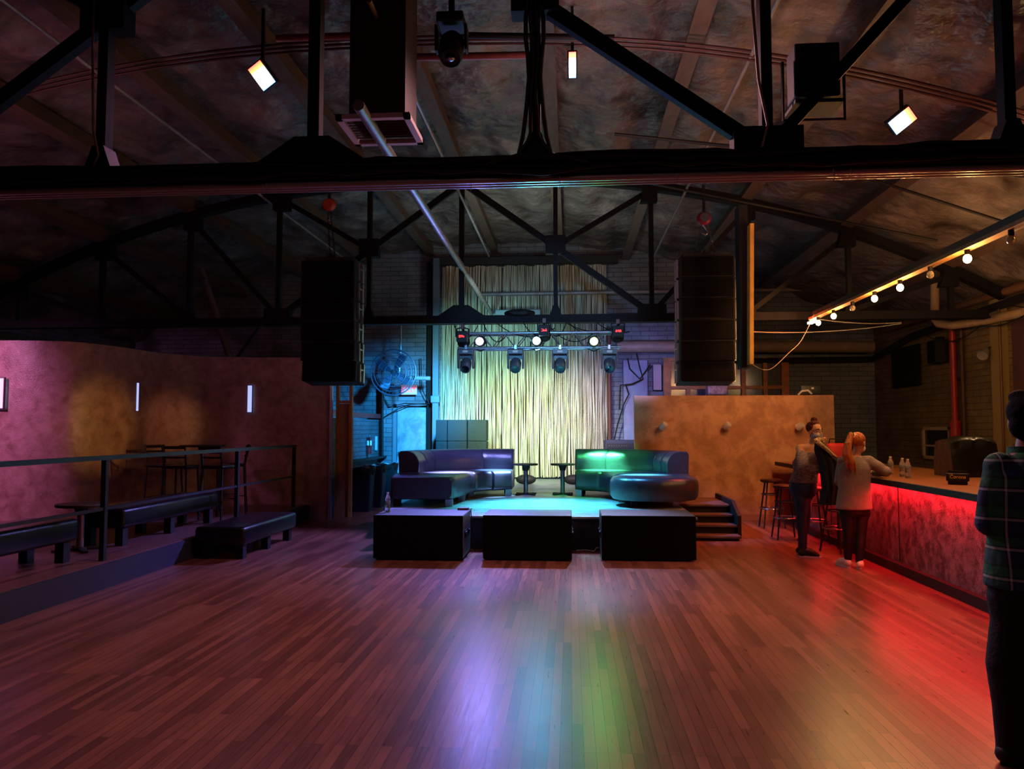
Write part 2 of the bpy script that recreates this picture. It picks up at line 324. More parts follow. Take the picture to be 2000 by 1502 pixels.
def roof():
    from mathutils import noise
    b = bmesh.new(); nx, ny = 230, 230; V = []
    for j in range(ny+1):
        row = []
        for i in range(nx+1):
            x = XL-0.2+(XR-XL+0.4)*i/nx; y = YN-0.2+(YB-YN+0.4)*j/ny
            u = ((x-XC)/PAN) % 1.0
            pill = math.sin(PI*u)**0.6
            nz = noise.fractal(Vector((x*1.1, y*0.7, 3.1)), 1.0, 2.0, 4)
            nz2 = noise.noise(Vector((x*2.4, y*1.3, 8.0)))
            z = zroof(x) - pill*(0.05 + 0.13*nz + 0.07*nz2 + 0.05*abs(noise.noise(Vector((x*3.1+y, y*3.3, 2.0)))))
            row.append(b.verts.new((x, y, z)))
        V.append(row)
    for j in range(ny):
        for i in range(nx): b.faces.new((V[j][i], V[j][i+1], V[j+1][i+1], V[j+1][i]))
    me = bpy.data.meshes.new('ceiling'); b.to_mesh(me); b.free(); me.materials.append(M_FOIL)
    me.polygons.foreach_set('use_smooth', [True]*len(me.polygons))
    o = bpy.data.objects.new('ceiling', me); C.objects.link(o); struct(o)
    s = o.modifiers.new('thickness', 'SOLIDIFY'); s.thickness = 0.06; s.offset = 1
roof()
M_BEAM = mat('roof_timber', '594438', 0.6, 0, 0.3, 4, stretch=(4, 1, 4))
pr = None
for i in range(-1, 12):
    x = XC + PAN*(i-5)
    if x < XL or x > XR: continue
    z = zch(x) + 0.17
    if pr is None:
        pr = MB().box((0, 0, 0), (0.11, YB-YN-0.02, 0.20)).box((0, 0, -0.115), (0.17, YB-YN-0.02, 0.03)).build('roof_beam', M_BEAM); pr.location = (x, (YB+YN)/2, z)
        tag(pr, 'long timber roof beam running from the camera to the stage wall', 'beam', 'roof beams'); o = pr
    else: o = dup(pr, (x, (YB+YN)/2, z))
    ang = math.atan((zch(x+0.1)-zch(x-0.1))/0.2); o.rotation_euler = (0, -ang, 0)

# ------------------------------------------------------------------ bowstring trusses
def truss(Y, label, gus):
    t = thing('roof_truss', label, 'truss', (XC, Y, 3.3))
    X = lambda i: XC + PAN*(i-5)
    n = 60
    top = [(XC-8.3+16.6*k/n, Y, zch(XC-8.3+16.6*k/n)) for k in range(n+1)]
    b = MB()
    for k in range(n): b.bar(top[k], (top[k+1][0]+0.004, Y, top[k+1][2]), 0.16, 0.13)
    b.build('top_chord', STEEL, t)
    b = MB()
    b.box((XC-0.25, Y-0.045, 3.30), (16.6, 0.03, 0.11)).box((XC-0.25, Y+0.045, 3.30), (16.6, 0.03, 0.11)).box((XC-0.25, Y, 3.235), (16.6, 0.20, 0.02))
    b.build('bottom_chord', STEEL, t)
    for i in range(0, 11):
        w = 0.07 if i not in (5,) else 0.08
        MB().box((X(i), Y, (3.3+zch(X(i)))/2), (w, 0.09, zch(X(i))-3.3)).build('vertical_post', STEEL, t)
    mid = lambda i: (3.3+zch(X(i)))/2 + (0.10)
    D = []
    for s in (-1, 1):
        k = lambda i: 5 + s*i
        D.append(((X(k(0)), zch(X(k(0)))-.05), (X(k(2)), 3.36)))
        D.append(((X(k(2)), zch(X(k(2)))-.05), (X(k(1)), 4.45)))
        D.append(((X(k(3)), zch(X(k(3)))-.08), (X(k(2)), 3.36)))
        D.append(((X(k(4)), zch(X(k(4)))-.08), (X(k(3)), 3.36)))
        D.append(((X(k(5)), zch(X(k(5)))-.08), (X(k(4)), 3.36)))
    for (a, b_) in D: MB().bar((a[0], Y+0.02, a[1]), (b_[0], Y+0.02, b_[1]), 0.07, 0.10 if abs(a[0]-XC) < .1 else 0.075).build('diagonal_brace', STEEL, t)
    G = []
    for i in (1, 2, 3, 7, 8, 9, 0, 10):
        x = X(i); z = zch(x); s = 1 if i < 5 else -1
        G.append([(x-0.10, z), (x+0.17*s if s > 0 else x+0.10, z), (x+0.17*s if s > 0 else x+0.10, z-0.26), (x-0.10 if s > 0 else x-0.17, z-0.26), (x-0.10 if s > 0 else x-0.17, z)][0:1] + [(x+0.17 if s > 0 else x+0.10, z), (x+0.17 if s > 0 else x+0.10, z-0.26), (x-0.10 if s > 0 else x-0.17, z-0.26)])
    for i in (4, 6): x = X(i); G.append([(x-0.16, 4.33), (x+0.16, 4.33), (x+0.16, 4.62), (x-0.16, 4.62)])
    for i in (3, 7): x = X(i); G.append([(x-0.22, 3.22), (x+0.22, 3.22), (x+0.22, 3.50), (x-0.22, 3.50)])
    for i in (1, 2, 4, 6, 8, 9): x = X(i); G.append([(x-0.11, 3.30), (x+0.11, 3.30), (x+0.04, 3.50), (x-0.04, 3.50)])
    G.append([(XC-0.45, 3.30), (XC+0.45, 3.30), (XC+0.12, 3.52), (XC-0.12, 3.52)])
    for g in G: MB().prism([(x, Y-0.072, z) for x, z in g], (0, 0.144, 0)).build('gusset_plate', STEEL, t)
    return t
truss(5.02, 'nearer black steel roof truss crossing overhead, wrapped in cables', 0)
truss(12.1, 'farther black steel bowstring truss above the stage front', 1)
truss(-2.0, 'black steel roof truss over the floor behind the viewer', 1)

# ------------------------------------------------------------------ stage
st = thing('stage_platform', 'low grey stage platform carrying two curved black sofas', 'stage', (-0.49, 13.7, 0))
MB().prism([(-2.56, 9.95, 0.40), (1.60, 9.95, 0.40), (1.60, 13.46, 0.40), (1.02, 13.46, 0.40), (1.02, 17.58, 0.40), (-2.56, 17.58, 0.40)], (0, 0, 0.03)).build('deck', M_STAGE, st, bevel=0.006)
MB().prism([(-2.53, 9.98, 0), (1.57, 9.98, 0), (1.57, 13.44, 0), (0.99, 13.44, 0), (0.99, 17.56, 0), (-2.53, 17.56, 0)], (0, 0, 0.398)).build('skirt', mat('stage_skirt', '14161d', 0.7, 0, 0.2, 8), st)

# ------------------------------------------------------------------ strip curtain
def curtain():
    t = thing('strip_curtain', 'tall pale rope strip curtain hanging behind the stage', 'curtain', (-1.05, 17.3, 0.45))
    m = bpy.data.materials.new('rope_strips'); m.use_nodes = True; N = m.node_tree.nodes; L = m.node_tree.links; b = N['Principled BSDF']
    tc = N.new('ShaderNodeTexCoord'); at_ = N.new('ShaderNodeAttribute'); at_.attribute_name = 'shade'
    n = N.new('ShaderNodeTexNoise'); n.inputs['Scale'].default_value = 1; n.inputs['Detail'].default_value = 4
    mp = N.new('ShaderNodeMapping'); mp.inputs['Scale'].default_value = (60, 4, 0.9); L.new(tc.outputs['Object'], mp.inputs[0]); L.new(mp.outputs[0], n.inputs[0])
    r = N.new('ShaderNodeValToRGB'); r.color_ramp.elements[0].position = 0.38; r.color_ramp.elements[0].color = (*srgb('9a8a62'), 1); r.color_ramp.elements[1].position = 0.6; r.color_ramp.elements[1].color = (*srgb('e6e0c8'), 1)
    L.new(n.outputs[0], r.inputs[0]); L.new(r.outputs[0], b.inputs['Base Color']); b.inputs['Roughness'].default_value = 0.7
    bm = MB(); rnd = random.Random(3); W_ = 3.76; x0 = -1.05-W_/2
    N_ = 330; zt, zb = 5.28, 0.46
    MB().box((-1.05, 17.42, (zt+zb)/2), (W_-0.05, 0.02, zt-zb-0.05)).build('backing_cloth', mat('dark_backing', '2b1d16', 0.8, 0, 0.3, 3), t)
    ph = [rnd.random()*6 for _ in range(4)]
    x = x0
    for k in range(N_):
        fx = (k+0.5)/N_; xb = x0+fx*W_ + rnd.uniform(-.006, .006)
        # strips gather and lean a little towards the sides
        lean = (fx-0.5)*-0.10*0 + rnd.uniform(-0.035, 0.035) + (0.06*(-1) if fx < 0.25 else 0.0)
        w = rnd.uniform(0.0045, 0.0095)
        yo = 17.33 + 0.05*math.sin(fx*70+ph[0]) + 0.03*math.sin(fx*31+ph[1]) + rnd.uniform(-.02, .02)
        bot = zb + abs(rnd.gauss(0, .02)); p1, p2 = rnd.random()*6, rnd.uniform(0.6, 1.6)
        pts = []; M = 12
        for j in range(M+1):
            f = j/M; z = zt + (bot-zt)*f
            pts.append((xb + lean*f + 0.012*math.sin(p1+p2*z*2), yo + 0.01*math.sin(p1*2+z*2), z))
        bm.tube(pts, w, 5)
    bm.build('rope_strip', m, t, smooth=True)['kind'] = 'stuff'
    MB().cyl((x0-0.15, 17.36, 5.30), (x0+W_+0.15, 17.36, 5.30), 0.03).build('curtain_rail', BLACK, t)
    MB().box((-1.05, 17.35, 5.38), (W_+0.5, 0.25, 0.16)).build('pelmet', mat('dark_pelmet', '1b1a1c', 0.7, 0, 0.2, 3), t)
curtain()

# ------------------------------------------------------------------ curved sofas (mirror pair)
def sofa(sgn, label, round_end):
    cx = -0.49; t = thing('curved_sofa', label, 'sofa', (cx + sgn*-1.3, 12.4, 0.43))
    def mx(x): return x if sgn < 0 else -0.91 - x
    # stations: outer (back) point, inner (front) point ; from near end to the centre end
    ST = [((-2.60, 11.02), (-1.68, 11.02)), ((-2.70, 11.6), (-1.60, 11.62)), ((-2.74, 12.15), (-1.55, 12.1)), ((-2.62, 12.75), (-1.47, 12.45)), ((-2.30, 13.25), (-1.36, 12.62)), ((-1.85, 13.55), (-1.22, 12.72)), ((-1.42, 13.66), (-1.12, 12.77)), ((-0.99, 13.68), (-0.98, 12.80))]
    def interp(f):
        n = len(ST)-1; a = min(int(f), n-1); u = f-a
        g = lambda k, j: ST[max(0, min(n, k))][j]
        out = []
        for j in (0, 1):
            p = [Vector(g(a+d, j)) for d in (-1, 0, 1, 2)]
            out.append(0.5*((2*p[1]) + (p[2]-p[0])*u + (2*p[0]-5*p[1]+4*p[2]-p[3])*u*u + (3*p[1]-p[0]-3*p[2]+p[3])*u**3))
        return out
    def prof_seat(w, k=0.0):   # rounded cross-section: list of (s along inner->outer 0..w, z)
        r = 0.09; z0, z1 = 0.53, 0.86; pts = []
        for (c, zc, a0) in (((w-0.04), z0+0.04, -90), ((w-0.04), z1-0.04, 0), (r, z1-r, 90), (r, z0+r, 180)):
            rr = 0.04 if c > w/2 else r
            for q in range(5):
                a = R(a0 + 90*q/4); pts.append((c + rr*math.cos(a), zc + rr*math.sin(a)))
        return pts
    def prof_back(w):
        z0, z1 = 0.84, 1.20; pts = [(w-0.01, z0), (w, z1-0.05), (w-0.03, z1), (w-0.13, z1+0.005)]
        for q in range(7):
            a = R(90 + 75*q/6); pts.append((w-0.16 + 0.20*math.cos(a), z1-0.27 + 0.27*math.sin(a)))
        pts.append((w-0.34, z0)); return pts
    def sweep(f0, f1, prof, steps, shrink=0.0):
        rings = []
        for k in range(steps+1):
            f = f0 + (f1-f0)*k/steps; o, i = interp(f); d = o-i; w = d.length; d.normalize()
            e = min(k, steps-k)/steps*(f1-f0); pinch = 0.0
            if e < 0.10: pinch = 0.022*(1-math.sqrt(max(0, 1-(1-e/0.10)**2)))
            pp = prof(w); zc = sum(p[1] for p in pp)/len(pp); sc = sum(p[0] for p in pp)/len(pp)
            ring = []
            for s, z in pp:
                s2 = sc + (s-sc)*(1-pinch*3); z2 = zc + (z-zc)*(1-pinch*4)
                q = i + d*s2; ring.append((mx(q.x), q.y, z2))
            rings.append(ring)
        return MB().rings(rings)
    if round_end:
        # near end is a half-round pouffe-like seat
        c = Vector((mx(-2.13), 11.50)); rr = 0.62; rings = []
        sec = [(0.93, 0.53), (0.985, 0.58), (1.0, 0.66), (1.0, 0.74), (0.985, 0.80), (0.93, 0.845), (0.8, 0.865), (0.4, 0.87), (0.02, 0.87)]
        MB().rings([[(c.x + rr*1.04*k_*math.cos(2*PI*a/40), c.y + rr*0.93*k_*math.sin(2*PI*a/40), z) for a in range(40)] for k_, z in sec]).build('seat', VINYL, t, smooth=True)
        segs = [(1.6, 4.0), (4.0, 7.0)]
    else: segs = [(0.0, 2.6), (2.6, 4.6), (4.6, 7.0)]
    for a, b in segs: sweep(a+0.01, b-0.01, prof_seat, 18).build('seat', VINYL, t, smooth=True)
    for a, b in ((1.9, 2.6), (2.6, 3.2), (3.2, 5.4), (5.4, 7.0)): sweep(a+0.008, b-0.008, prof_back, 14).build('backrest', VINYL, t, smooth=True)
    for f, u in ((0.25, 0.1), (0.25, 0.9), (1.6, 0.1), (3.2, 0.15), (3.2, 0.85), (6.6, 0.1), (6.6, 0.85), (5.0, 0.85)):
        o, i = interp(f); q = i.lerp(o, u)
        if round_end and f < 1: q = Vector((-2.13 + (u-0.5)*0.75, 11.35))
        MB().box((mx(q.x), q.y, 0.49), (0.10, 0.10, 0.12)).build('leg', CHROME if u < 0.5 else BLACK, t)
    return t
sofa(-1, 'curved black leather sofa with square chaise, left side of the stage', False)
sofa(1, 'curved black leather sofa with rounded end, right side of the stage by the steps', True)

# ------------------------------------------------------------------ cocktail tables on stage
def table(loc, label, h, r, group):
    t = thing('pedestal_table', label, 'table', loc, 0, group)
    x, y, z = loc
    MB().lathe([(0.02, h-0.03), (r*0.97, h-0.03), (r, h-0.02), (r, h-0.006), (r*0.98, h), (0.02, h)], loc, 28).build('tabletop', DWOOD, t, smooth=True)
    MB().cyl((x, y, z+0.02), (x, y, z+h-0.03), 0.038).build('column', CHROME, t, smooth=True)
    b = MB()
    for k in range(4):
        a = PI/4 + k*PI/2; b.bar((x, y, z+0.02), (x+math.cos(a)*r*1.05, y+math.sin(a)*r*1.05, z+0.012), 0.05, 0.022)
    b.lathe([(0.02, 0.0), (0.07, 0.0), (0.06, 0.035), (0.02, 0.04)], loc, 16).build('base', BLACK, t)
    MB().lathe([(0.02, h-0.12), (0.05, h-0.12), (0.07, h-0.03), (0.02, h-0.03)], loc, 14).build('mounting_plate', BLACK, t, smooth=True)
    return t
p = atZ(1027, 966, 0.43); table((p.x, p.y, 0.43), 'small round pedestal table on stage beside the left sofa', 0.53, 0.21, 'cocktail tables on stage')
p = atZ(1099, 966, 0.43); table((p.x, p.y, 0.43), 'small round pedestal table on stage beside the right sofa', 0.53, 0.21, 'cocktail tables on stage')

# ------------------------------------------------------------------ black subwoofer boxes in front of the stage
def sub(x0, x1, y, rz, label, vents):
    cx = (x0+x1)/2; w = x1-x0; t = thing('subwoofer_cabinet', label, 'speaker', (cx, y+0.36, 0), rz, 'bass cabinets along the stage')
    T = Matrix.Translation(t.location) @ Euler((0, 0, rz)).to_matrix().to_4x4()
    def B(mb, nm, m, **k):
        mb.bm.transform(T); return mb.build(nm, m, t, **k)
    B(MB().box((0, 0, 0.275), (w, 0.70, 0.51), bev=0.012), 'cabinet', mat('textured_paint', '4a4a55', 0.5, 0, 0.2, 30, 0.08, 150))
    B(MB().box((0, -0.352, 0.275), (w, 0.014, 0.508), bev=0.004), 'grille', GRILLE)
    for s in (-1, 1):
        for dy in (-0.12, 0.16):
            h = B(MB().box((s*(w/2+0.001), dy, 0.29), (0.012, 0.17, 0.09), bev=0.005), 'handle_cup', GRILLE)
            B(MB().tube([(s*(w/2+0.004), dy-0.06, 0.31), (s*(w/2+0.012), dy-0.05, 0.31), (s*(w/2+0.012), dy+0.05, 0.31), (s*(w/2+0.004), dy+0.06, 0.31)], 0.008, 6), 'handle', CHROME)
    for sx in (-1, 1):
        for sy in (-1, 1): B(MB().cyl((sx*(w/2-0.08), sy*0.28, 0), (sx*(w/2-0.08), sy*0.28, 0.022), 0.03), 'foot', RUBBER)
sub(-2.34, -1.27, 9.05, 0, 'left of three black bass cabinets before the stage, bottle on top', 1)
sub(-1.04, 0.01, 9.13, 0, 'middle of three black bass cabinets before the stage, nothing on top', 1)
sub(0.36, 1.46, 9.2, 0, 'right of three black bass cabinets, in front of the steps', 1)

# ------------------------------------------------------------------ steps right of the stage
t = thing('stage_steps', 'dark wooden steps leading up to the right side of the stage', 'steps', (2.0, 11.6, 0))
HT = [(0.07, 10.95, 11.22), (0.19, 11.22, 11.47), (0.31, 11.47, 11.72), (0.43, 11.72, 12.9)]
for k, (z, y0, y1) in enumerate(HT):
    MB().box((1.98, (y0+y1)/2-0.015, z-0.015), (0.74, y1-y0+0.03, 0.03), bev=0.004).build('tread', mat('tread_wood', '5d4a4a', 0.5, 0, 0.3, 5), t)
    MB().box((1.98, (y0+y1)/2+0.01, (z-0.03)/2), (0.70, y1-y0-0.02, max(0.02, z-0.03))).build('riser', BLACK, t)
MB().prism([(2.36, 11.2, 0), (2.36, 12.9, 0), (2.36, 12.9, 0.50), (2.36, 11.62, 0.50), (2.36, 11.2, 0.32)], (0.05, 0, 0)).build('side_panel', BLACK, t)

# ------------------------------------------------------------------ sponged partition wall on the right
t = struct(MB().box((2.80, 13.57, 1.065), (3.38, 0.14, 2.13)).build('wall_partition', M_PART))
struct(MB().box((3.05, 13.49, 0.05), (2.86, 0.02, 0.10)).build('baseboard_partition', mat('base_trim', 'a06a44', 0.6)))
for px, py, lab in ((1294, 832, 'round chrome wall lamp on the partition, nearest the stage'), (1417, 832, 'round chrome wall lamp in the middle of the partition'), (1558, 833, 'round chrome wall lamp on the partition beside the masked woman')):
    p = atY(px, py, 13.5); t = thing('wall_sconce', lab, 'lamp', (p.x, 13.5, p.z), 0, 'chrome lamps on the partition')
    MB().lathe([(0.01, 0), (0.045, 0), (0.045, 0.02), (0.02, 0.03), (0.01, 0.03)], (p.x, 13.5, p.z), 18, (0, -1, 0)).build('backplate', SCONCE, t, smooth=True)
    MB().cyl((p.x, 13.48, p.z), (p.x, 13.39, p.z), 0.012).build('stem', SCONCE, t)
    MB().lathe([(0.01, -0.06), (0.05, -0.06), (0.058, -0.04), (0.058, 0.04), (0.05, 0.06), (0.01, 0.06)], (p.x, 13.37, p.z), 18, (0.5, -0.6, 0.6)).build('shade', SCONCE, t, smooth=True)

# ------------------------------------------------------------------ bar
t = thing('bar_counter', 'long bar with red glowing mottled front panel along the right side', 'bar', (3.9, 8.0, 0))
MB().box((3.66, 8.0, 0.52), (0.18, 8.8, 0.86)).build('front_panel', M_BARF, t)
for y in (4.6, 6.55, 8.75, 10.95): MB().box((3.568, y, 0.53), (0.006, 0.012, 0.84)).build('panel_seam', BLACK, t)
MB().box((3.55, 8.0, 0.05), (0.10, 8.8, 0.10)).build('kick_rail', BLACK, t)
MB().prism([(3.41, 3.6, 0.96), (5.0, 3.6, 0.96), (5.0, 13.3, 0.96), (3.45, 13.3, 0.96), (3.41, 9.0, 0.96)], (0, 0, 0.04)).build('countertop', M_TOP, t)
MB().prism([(3.39, 3.6, 0.94), (3.42, 3.6, 0.94), (3.42, 9.0, 0.94), (3.46, 13.3, 0.94), (3.43, 13.3, 0.94), (3.39, 9.0, 0.94)], (0, 0, 0.062)).build('counter_edge', mat('edge_strip', '08080b', 0.6), t)
MB().box((3.48, 7.8, 0.945), (0.03, 8.3, 0.012)).build('light_strip', mat('red_strip', 'ff1010', 0.4, emit=(1, 0.02, 0.03), estr=6), t)
MB().box((4.35, 8.0, 0.49), (1.20, 8.7, 0.90)).build('bar_body', BLACK, t)

def bottle(loc, lab, g=None, h=0.21):
    x, y, z = loc; t = thing('water_bottle', lab, 'bottle', loc, 0, g)
    r = 0.032
    MB().lathe([(0.005, 0), (r*0.9, 0.002), (r, 0.012), (r, 0.05), (r*0.9, 0.06), (r, 0.07), (r*0.92, 0.085), (r, 0.10), (r, h*0.68), (r*0.8, h*0.80), (0.013, h*0.93), (0.013, h*0.97), (0.004, h*0.97)], loc, 18).build('bottle_body', GLASSY, t, smooth=True)
    MB().lathe([(0.004, h*0.955), (0.0155, h*0.955), (0.0155, h*1.02), (0.004, h*1.025)], loc, 14).build('cap', WHITE, t, smooth=True)
    MB().lathe([(r+0.0005, 0.105), (r+0.001, 0.106), (r+0.001, 0.14), (r+0.0005, 0.141)], loc, 18).build('wrapper', mat('bottle_label', '8fa0a8', 0.5, alpha=0.6), t, smooth=True)
p = atZ(1740, 926, 1.0); bottle((p.x, p.y, 1.0), 'clear water bottle on the bar by the ponytailed woman\'s hand')
p = atZ(1763, 931, 1.0); bottle((p.x, p.y, 1.0), 'left of two touching clear water bottles on the bar')
p = atZ(1770, 934, 1.0); bottle((p.x+0.02, p.y, 1.0), 'right of two touching clear water bottles on the bar')
p = atZ(757, 1001, 0.53); bottle((p.x, p.y, 0.53), 'clear water bottle standing alone on the left bass cabinet', h=0.24)
p = atZ(1706, 930, 1.0)
tag(MB().lathe([(0.004, 0), (0.026, 0), (0.034, 0.07), (0.032, 0.07), (0.024, 0.006), (0.004, 0.006)], (p.x, p.y, 1.0), 18).build('drinking_glass', GLASSY, smooth=True), 'short clear glass on the bar edge in front of the woman', 'glass')
# napkin caddy with lettering
p = atZ(1856, 947, 1.0); rz = 0.45; cx_, cy_ = p.x+0.10, p.y+0.06
t = thing('bar_caddy', 'black plastic bar caddy with yellow lettering on the counter', 'caddy', (cx_, cy_, 1.0), 0)
T = Matrix.Translation((cx_, cy_, 1.0)) @ Euler((0, 0, rz*-1)).to_matrix().to_4x4()
b = MB().box((0, 0, 0.055), (0.17, 0.14, 0.11), bev=0.008); b.bm.transform(T); b.build('bin', BLACK, t)
b = MB().box((0, 0, 0.005), (0.13, 0.11, 0.02)); b.box((0.0, -0.075, 0.075), (0.20, 0.02, 0.075), bev=0.006); b.box((0, 0.03, 0.12), (0.16, 0.01, 0.03)); b.bm.transform(T); b.build('tray_lip', BLACK, t)
YEL = mat('yellow_print', 'f2cf3a', 0.5)
text('Corona', 0.045, YEL, T @ Vector((0, -0.0865, 0.078)), (PI/2, 0, -rz), 'lettering', t, 0.001, 0.15)
b = MB()
for k in range(5): b.bar(T @ Vector((-0.068+k*0.006, -0.087, 0.098)), T @ Vector((-0.071+k*0.0075, -0.087, 0.108+(0.003 if k == 2 else 0))), 0.0015, 0.0025)
b.build('crown_emblem', YEL, t)
# covered till on the back of the counter
t = thing('covered_till', 'bulky till draped in a black plastic cover at the bar end', 'till', (3.9, 6.75, 1.0))
prof = [(-0.24, 0), (-0.245, 0.10), (-0.20, 0.28), (-0.17, 0.42), (-0.12, 0.46), (0.0, 0.47), (0.20, 0.44), (0.25, 0.40), (0.27, 0.2), (0.27, 0)]
cx_, cy_ = 4.62, 9.40
rngs = []
from mathutils import noise as NZ
for k in range(13):
    f = k/12-0.5; rngs.append([(cx_ + 0.52*f + 0.02*NZ.noise(Vector((k*0.7, i*0.9, 1))), cy_ + a*(1-0.10*(abs(f)*2)**4) + 0.02*NZ.noise(Vector((i*1.1, k*.6, 4))), 1.002 + z*(1-0.10*(abs(f)*2)**3) + (0.02*NZ.noise(Vector((k, i, 9))) if z > 0.01 else 0)) for i, (a, z) in enumerate(prof)])
t.location = (cx_, cy_, 1.002)
c_ = MB().rings(rngs).build('plastic_cover', mat('black_plastic', '131313', 0.28, 0, 0.2, 8, 0.5, 12), t, smooth=True)

# bar stools
SEATM = mat('stool_seat', '2a1a16', 0.45, 0, 0.2, 8)
def stool(loc, label, h=0.76, rz=0.0, back=False, group='bar stools along the bar'):
    t = thing('bar_stool', label, 'stool', loc, rz, group)
    T = Matrix.Translation(loc) @ Euler((0, 0, rz)).to_matrix().to_4x4()
    def B(mb, nm, m, **k): mb.bm.transform(T); return mb.build(nm, m, t, **k)
    B(MB().lathe([(0.01, h-0.05), (0.15, h-0.05), (0.17, h-0.035), (0.17, h-0.012), (0.155, h), (0.01, h+0.003)], (0, 0, 0), 24), 'seat', SEATM, smooth=True)
    for k in range(4):
        a = PI/4+k*PI/2; B(MB().cyl((0.11*math.cos(a), 0.11*math.sin(a), h-0.05), (0.23*math.cos(a), 0.23*math.sin(a), 0.0), 0.014, 0.012, 8), 'leg', BLACK, smooth=True)
    for z, m in ((0.30, CHROME), (0.52, BLACK)):
        rr = 0.11+0.12*(h-0.05-z)/(h-0.05)+0.005
        B(MB().tube([(rr*math.cos(2*PI*k/28), rr*math.sin(2*PI*k/28), z) for k in range(28)], 0.010, 8, close=True), 'foot_ring', m, smooth=True)
    if back:
        for s in (-1, 1): B(MB().tube([(s*0.13, 0.12, h-0.04), (s*0.15, 0.16, h+0.12), (s*0.16, 0.19, h+0.34)], 0.012, 8), 'back_post', BLACK, smooth=True)
        B(MB().box((0, 0.19, h+0.28), (0.34, 0.03, 0.14), rot=(R(-10), 0, 0), bev=0.01), 'backrest', mat('red_vinyl', '8c1c1c', 0.4), smooth=True)
    return t
for px, py, lab in ((1508, 1030, 'bar stool farthest from the bar, before the orange partition'), (1536, 1052, 'bar stool half hidden by the masked woman'), (1590, 1060, 'bar stool behind the masked woman, seat in shade')):
    p = atZ(px, py, 0); stool((p.x, p.y, 0), lab)
p = atZ(1640, 1078, 0); s_back = stool((p.x, p.y, 0), 'red-backed bar stool with a black coat over it', rz=R(-60), back=True)
JX, JY = p.x, p.y
p = atZ(1722, 1086, 0)

# ------------------------------------------------------------------ string of bulbs on a batten above the bar
t = thing('light_batten', 'timber batten with festoon bulbs above the bar', 'light fitting', (3.55, 8.6, 3.2))
MB().box((3.55, 8.55, 3.17), (0.09, 6.0, 0.035)).build('batten', WOOD, t)
MB().box((3.63, 8.0, 3.235), (0.10, 7.2, 0.10)).build('backing_beam', DWOOD, t)
M_LIT = mat('lit_bulb', 'ffd9a0', 0.3, emit=(1.0, 0.62, 0.25), estr=45)
M_UNLIT = mat('unlit_bulb', 'cdbfa8', 0.15, trans=0.6)
for y, lit in BULB:
    s = MB().lathe([(0.005, 0), (0.022, 0), (0.024, -0.04), (0.014, -0.05), (0.005, -0.05)], (3.55, y, 3.152), 12).build('bulb_socket', BLACK, t, smooth=True)
    MB().ball((3.55, y, 3.072), 0.036, 2, (1, 1, 1.15)).build('glass_globe', M_LIT if lit else M_UNLIT, s, smooth=True)
MB().box((3.55, 11.5, 3.12), (0.06, 0.30, 0.03)).build('end_lamp', M_LIT, t)
# hanging plank and dark panel right of the right speaker array
t = thing('hanging_plank', 'narrow pale plank hanging beside the right speaker array', 'plank', (2.55, 10.9, 3.5))
a, b2 = atY(1461, 440, 10.4), atY(1465, 712, 10.4)
MB().bar((a.x+0.03, 10.4, a.z), (b2.x, 10.4, b2.z), 0.05, 0.20, up=(0, 1, 0)).build('plank', mat('yellow_pine', 'd8a444', 0.6, 0, 0.2, 5), t)
t.location = (a.x, 10.4, a.z)
for c_ in t.children: c_.data.transform(Matrix.Translation(Vector((2.55, 10.9, 3.5)) - t.location))
a, b2 = atY(1449, 405, 10.6), atY(1451, 720, 10.6)
tag(MB().box(((a.x+b2.x)/2, 10.6, (a.z+b2.z)/2), (0.12, 0.25, a.z-b2.z)).build('sound_baffle', BLACK), 'tall narrow black baffle hung between speaker array and plank', 'baffle')
def smooth_path(P, n=6):
    out = []
    for k in range(len(P)-1):
        p = [P[max(0, min(len(P)-1, k+d))] for d in (-1, 0, 1, 2)]
        for j in range(n):
            u = j/n; out.append(0.5*((2*p[1]) + (p[2]-p[0])*u + (2*p[0]-5*p[1]+4*p[2]-p[3])*u*u + (3*p[1]-p[0]-3*p[2]+p[3])*u**3))
    return out + [P[-1]]
tag(MB().tube(smooth_path([atY(1590, 615, 11.3), atY(1565, 665, 11.2), atY(1540, 690, 11.0), atY(1510, 718, 10.8), atY(1490, 722, 10.6), atY(1467, 710, 10.45)]), 0.005, 6).build('hanging_cable', WIRE, smooth=True), 'thin white cable swagging from the bulb batten to the plank', 'cable')

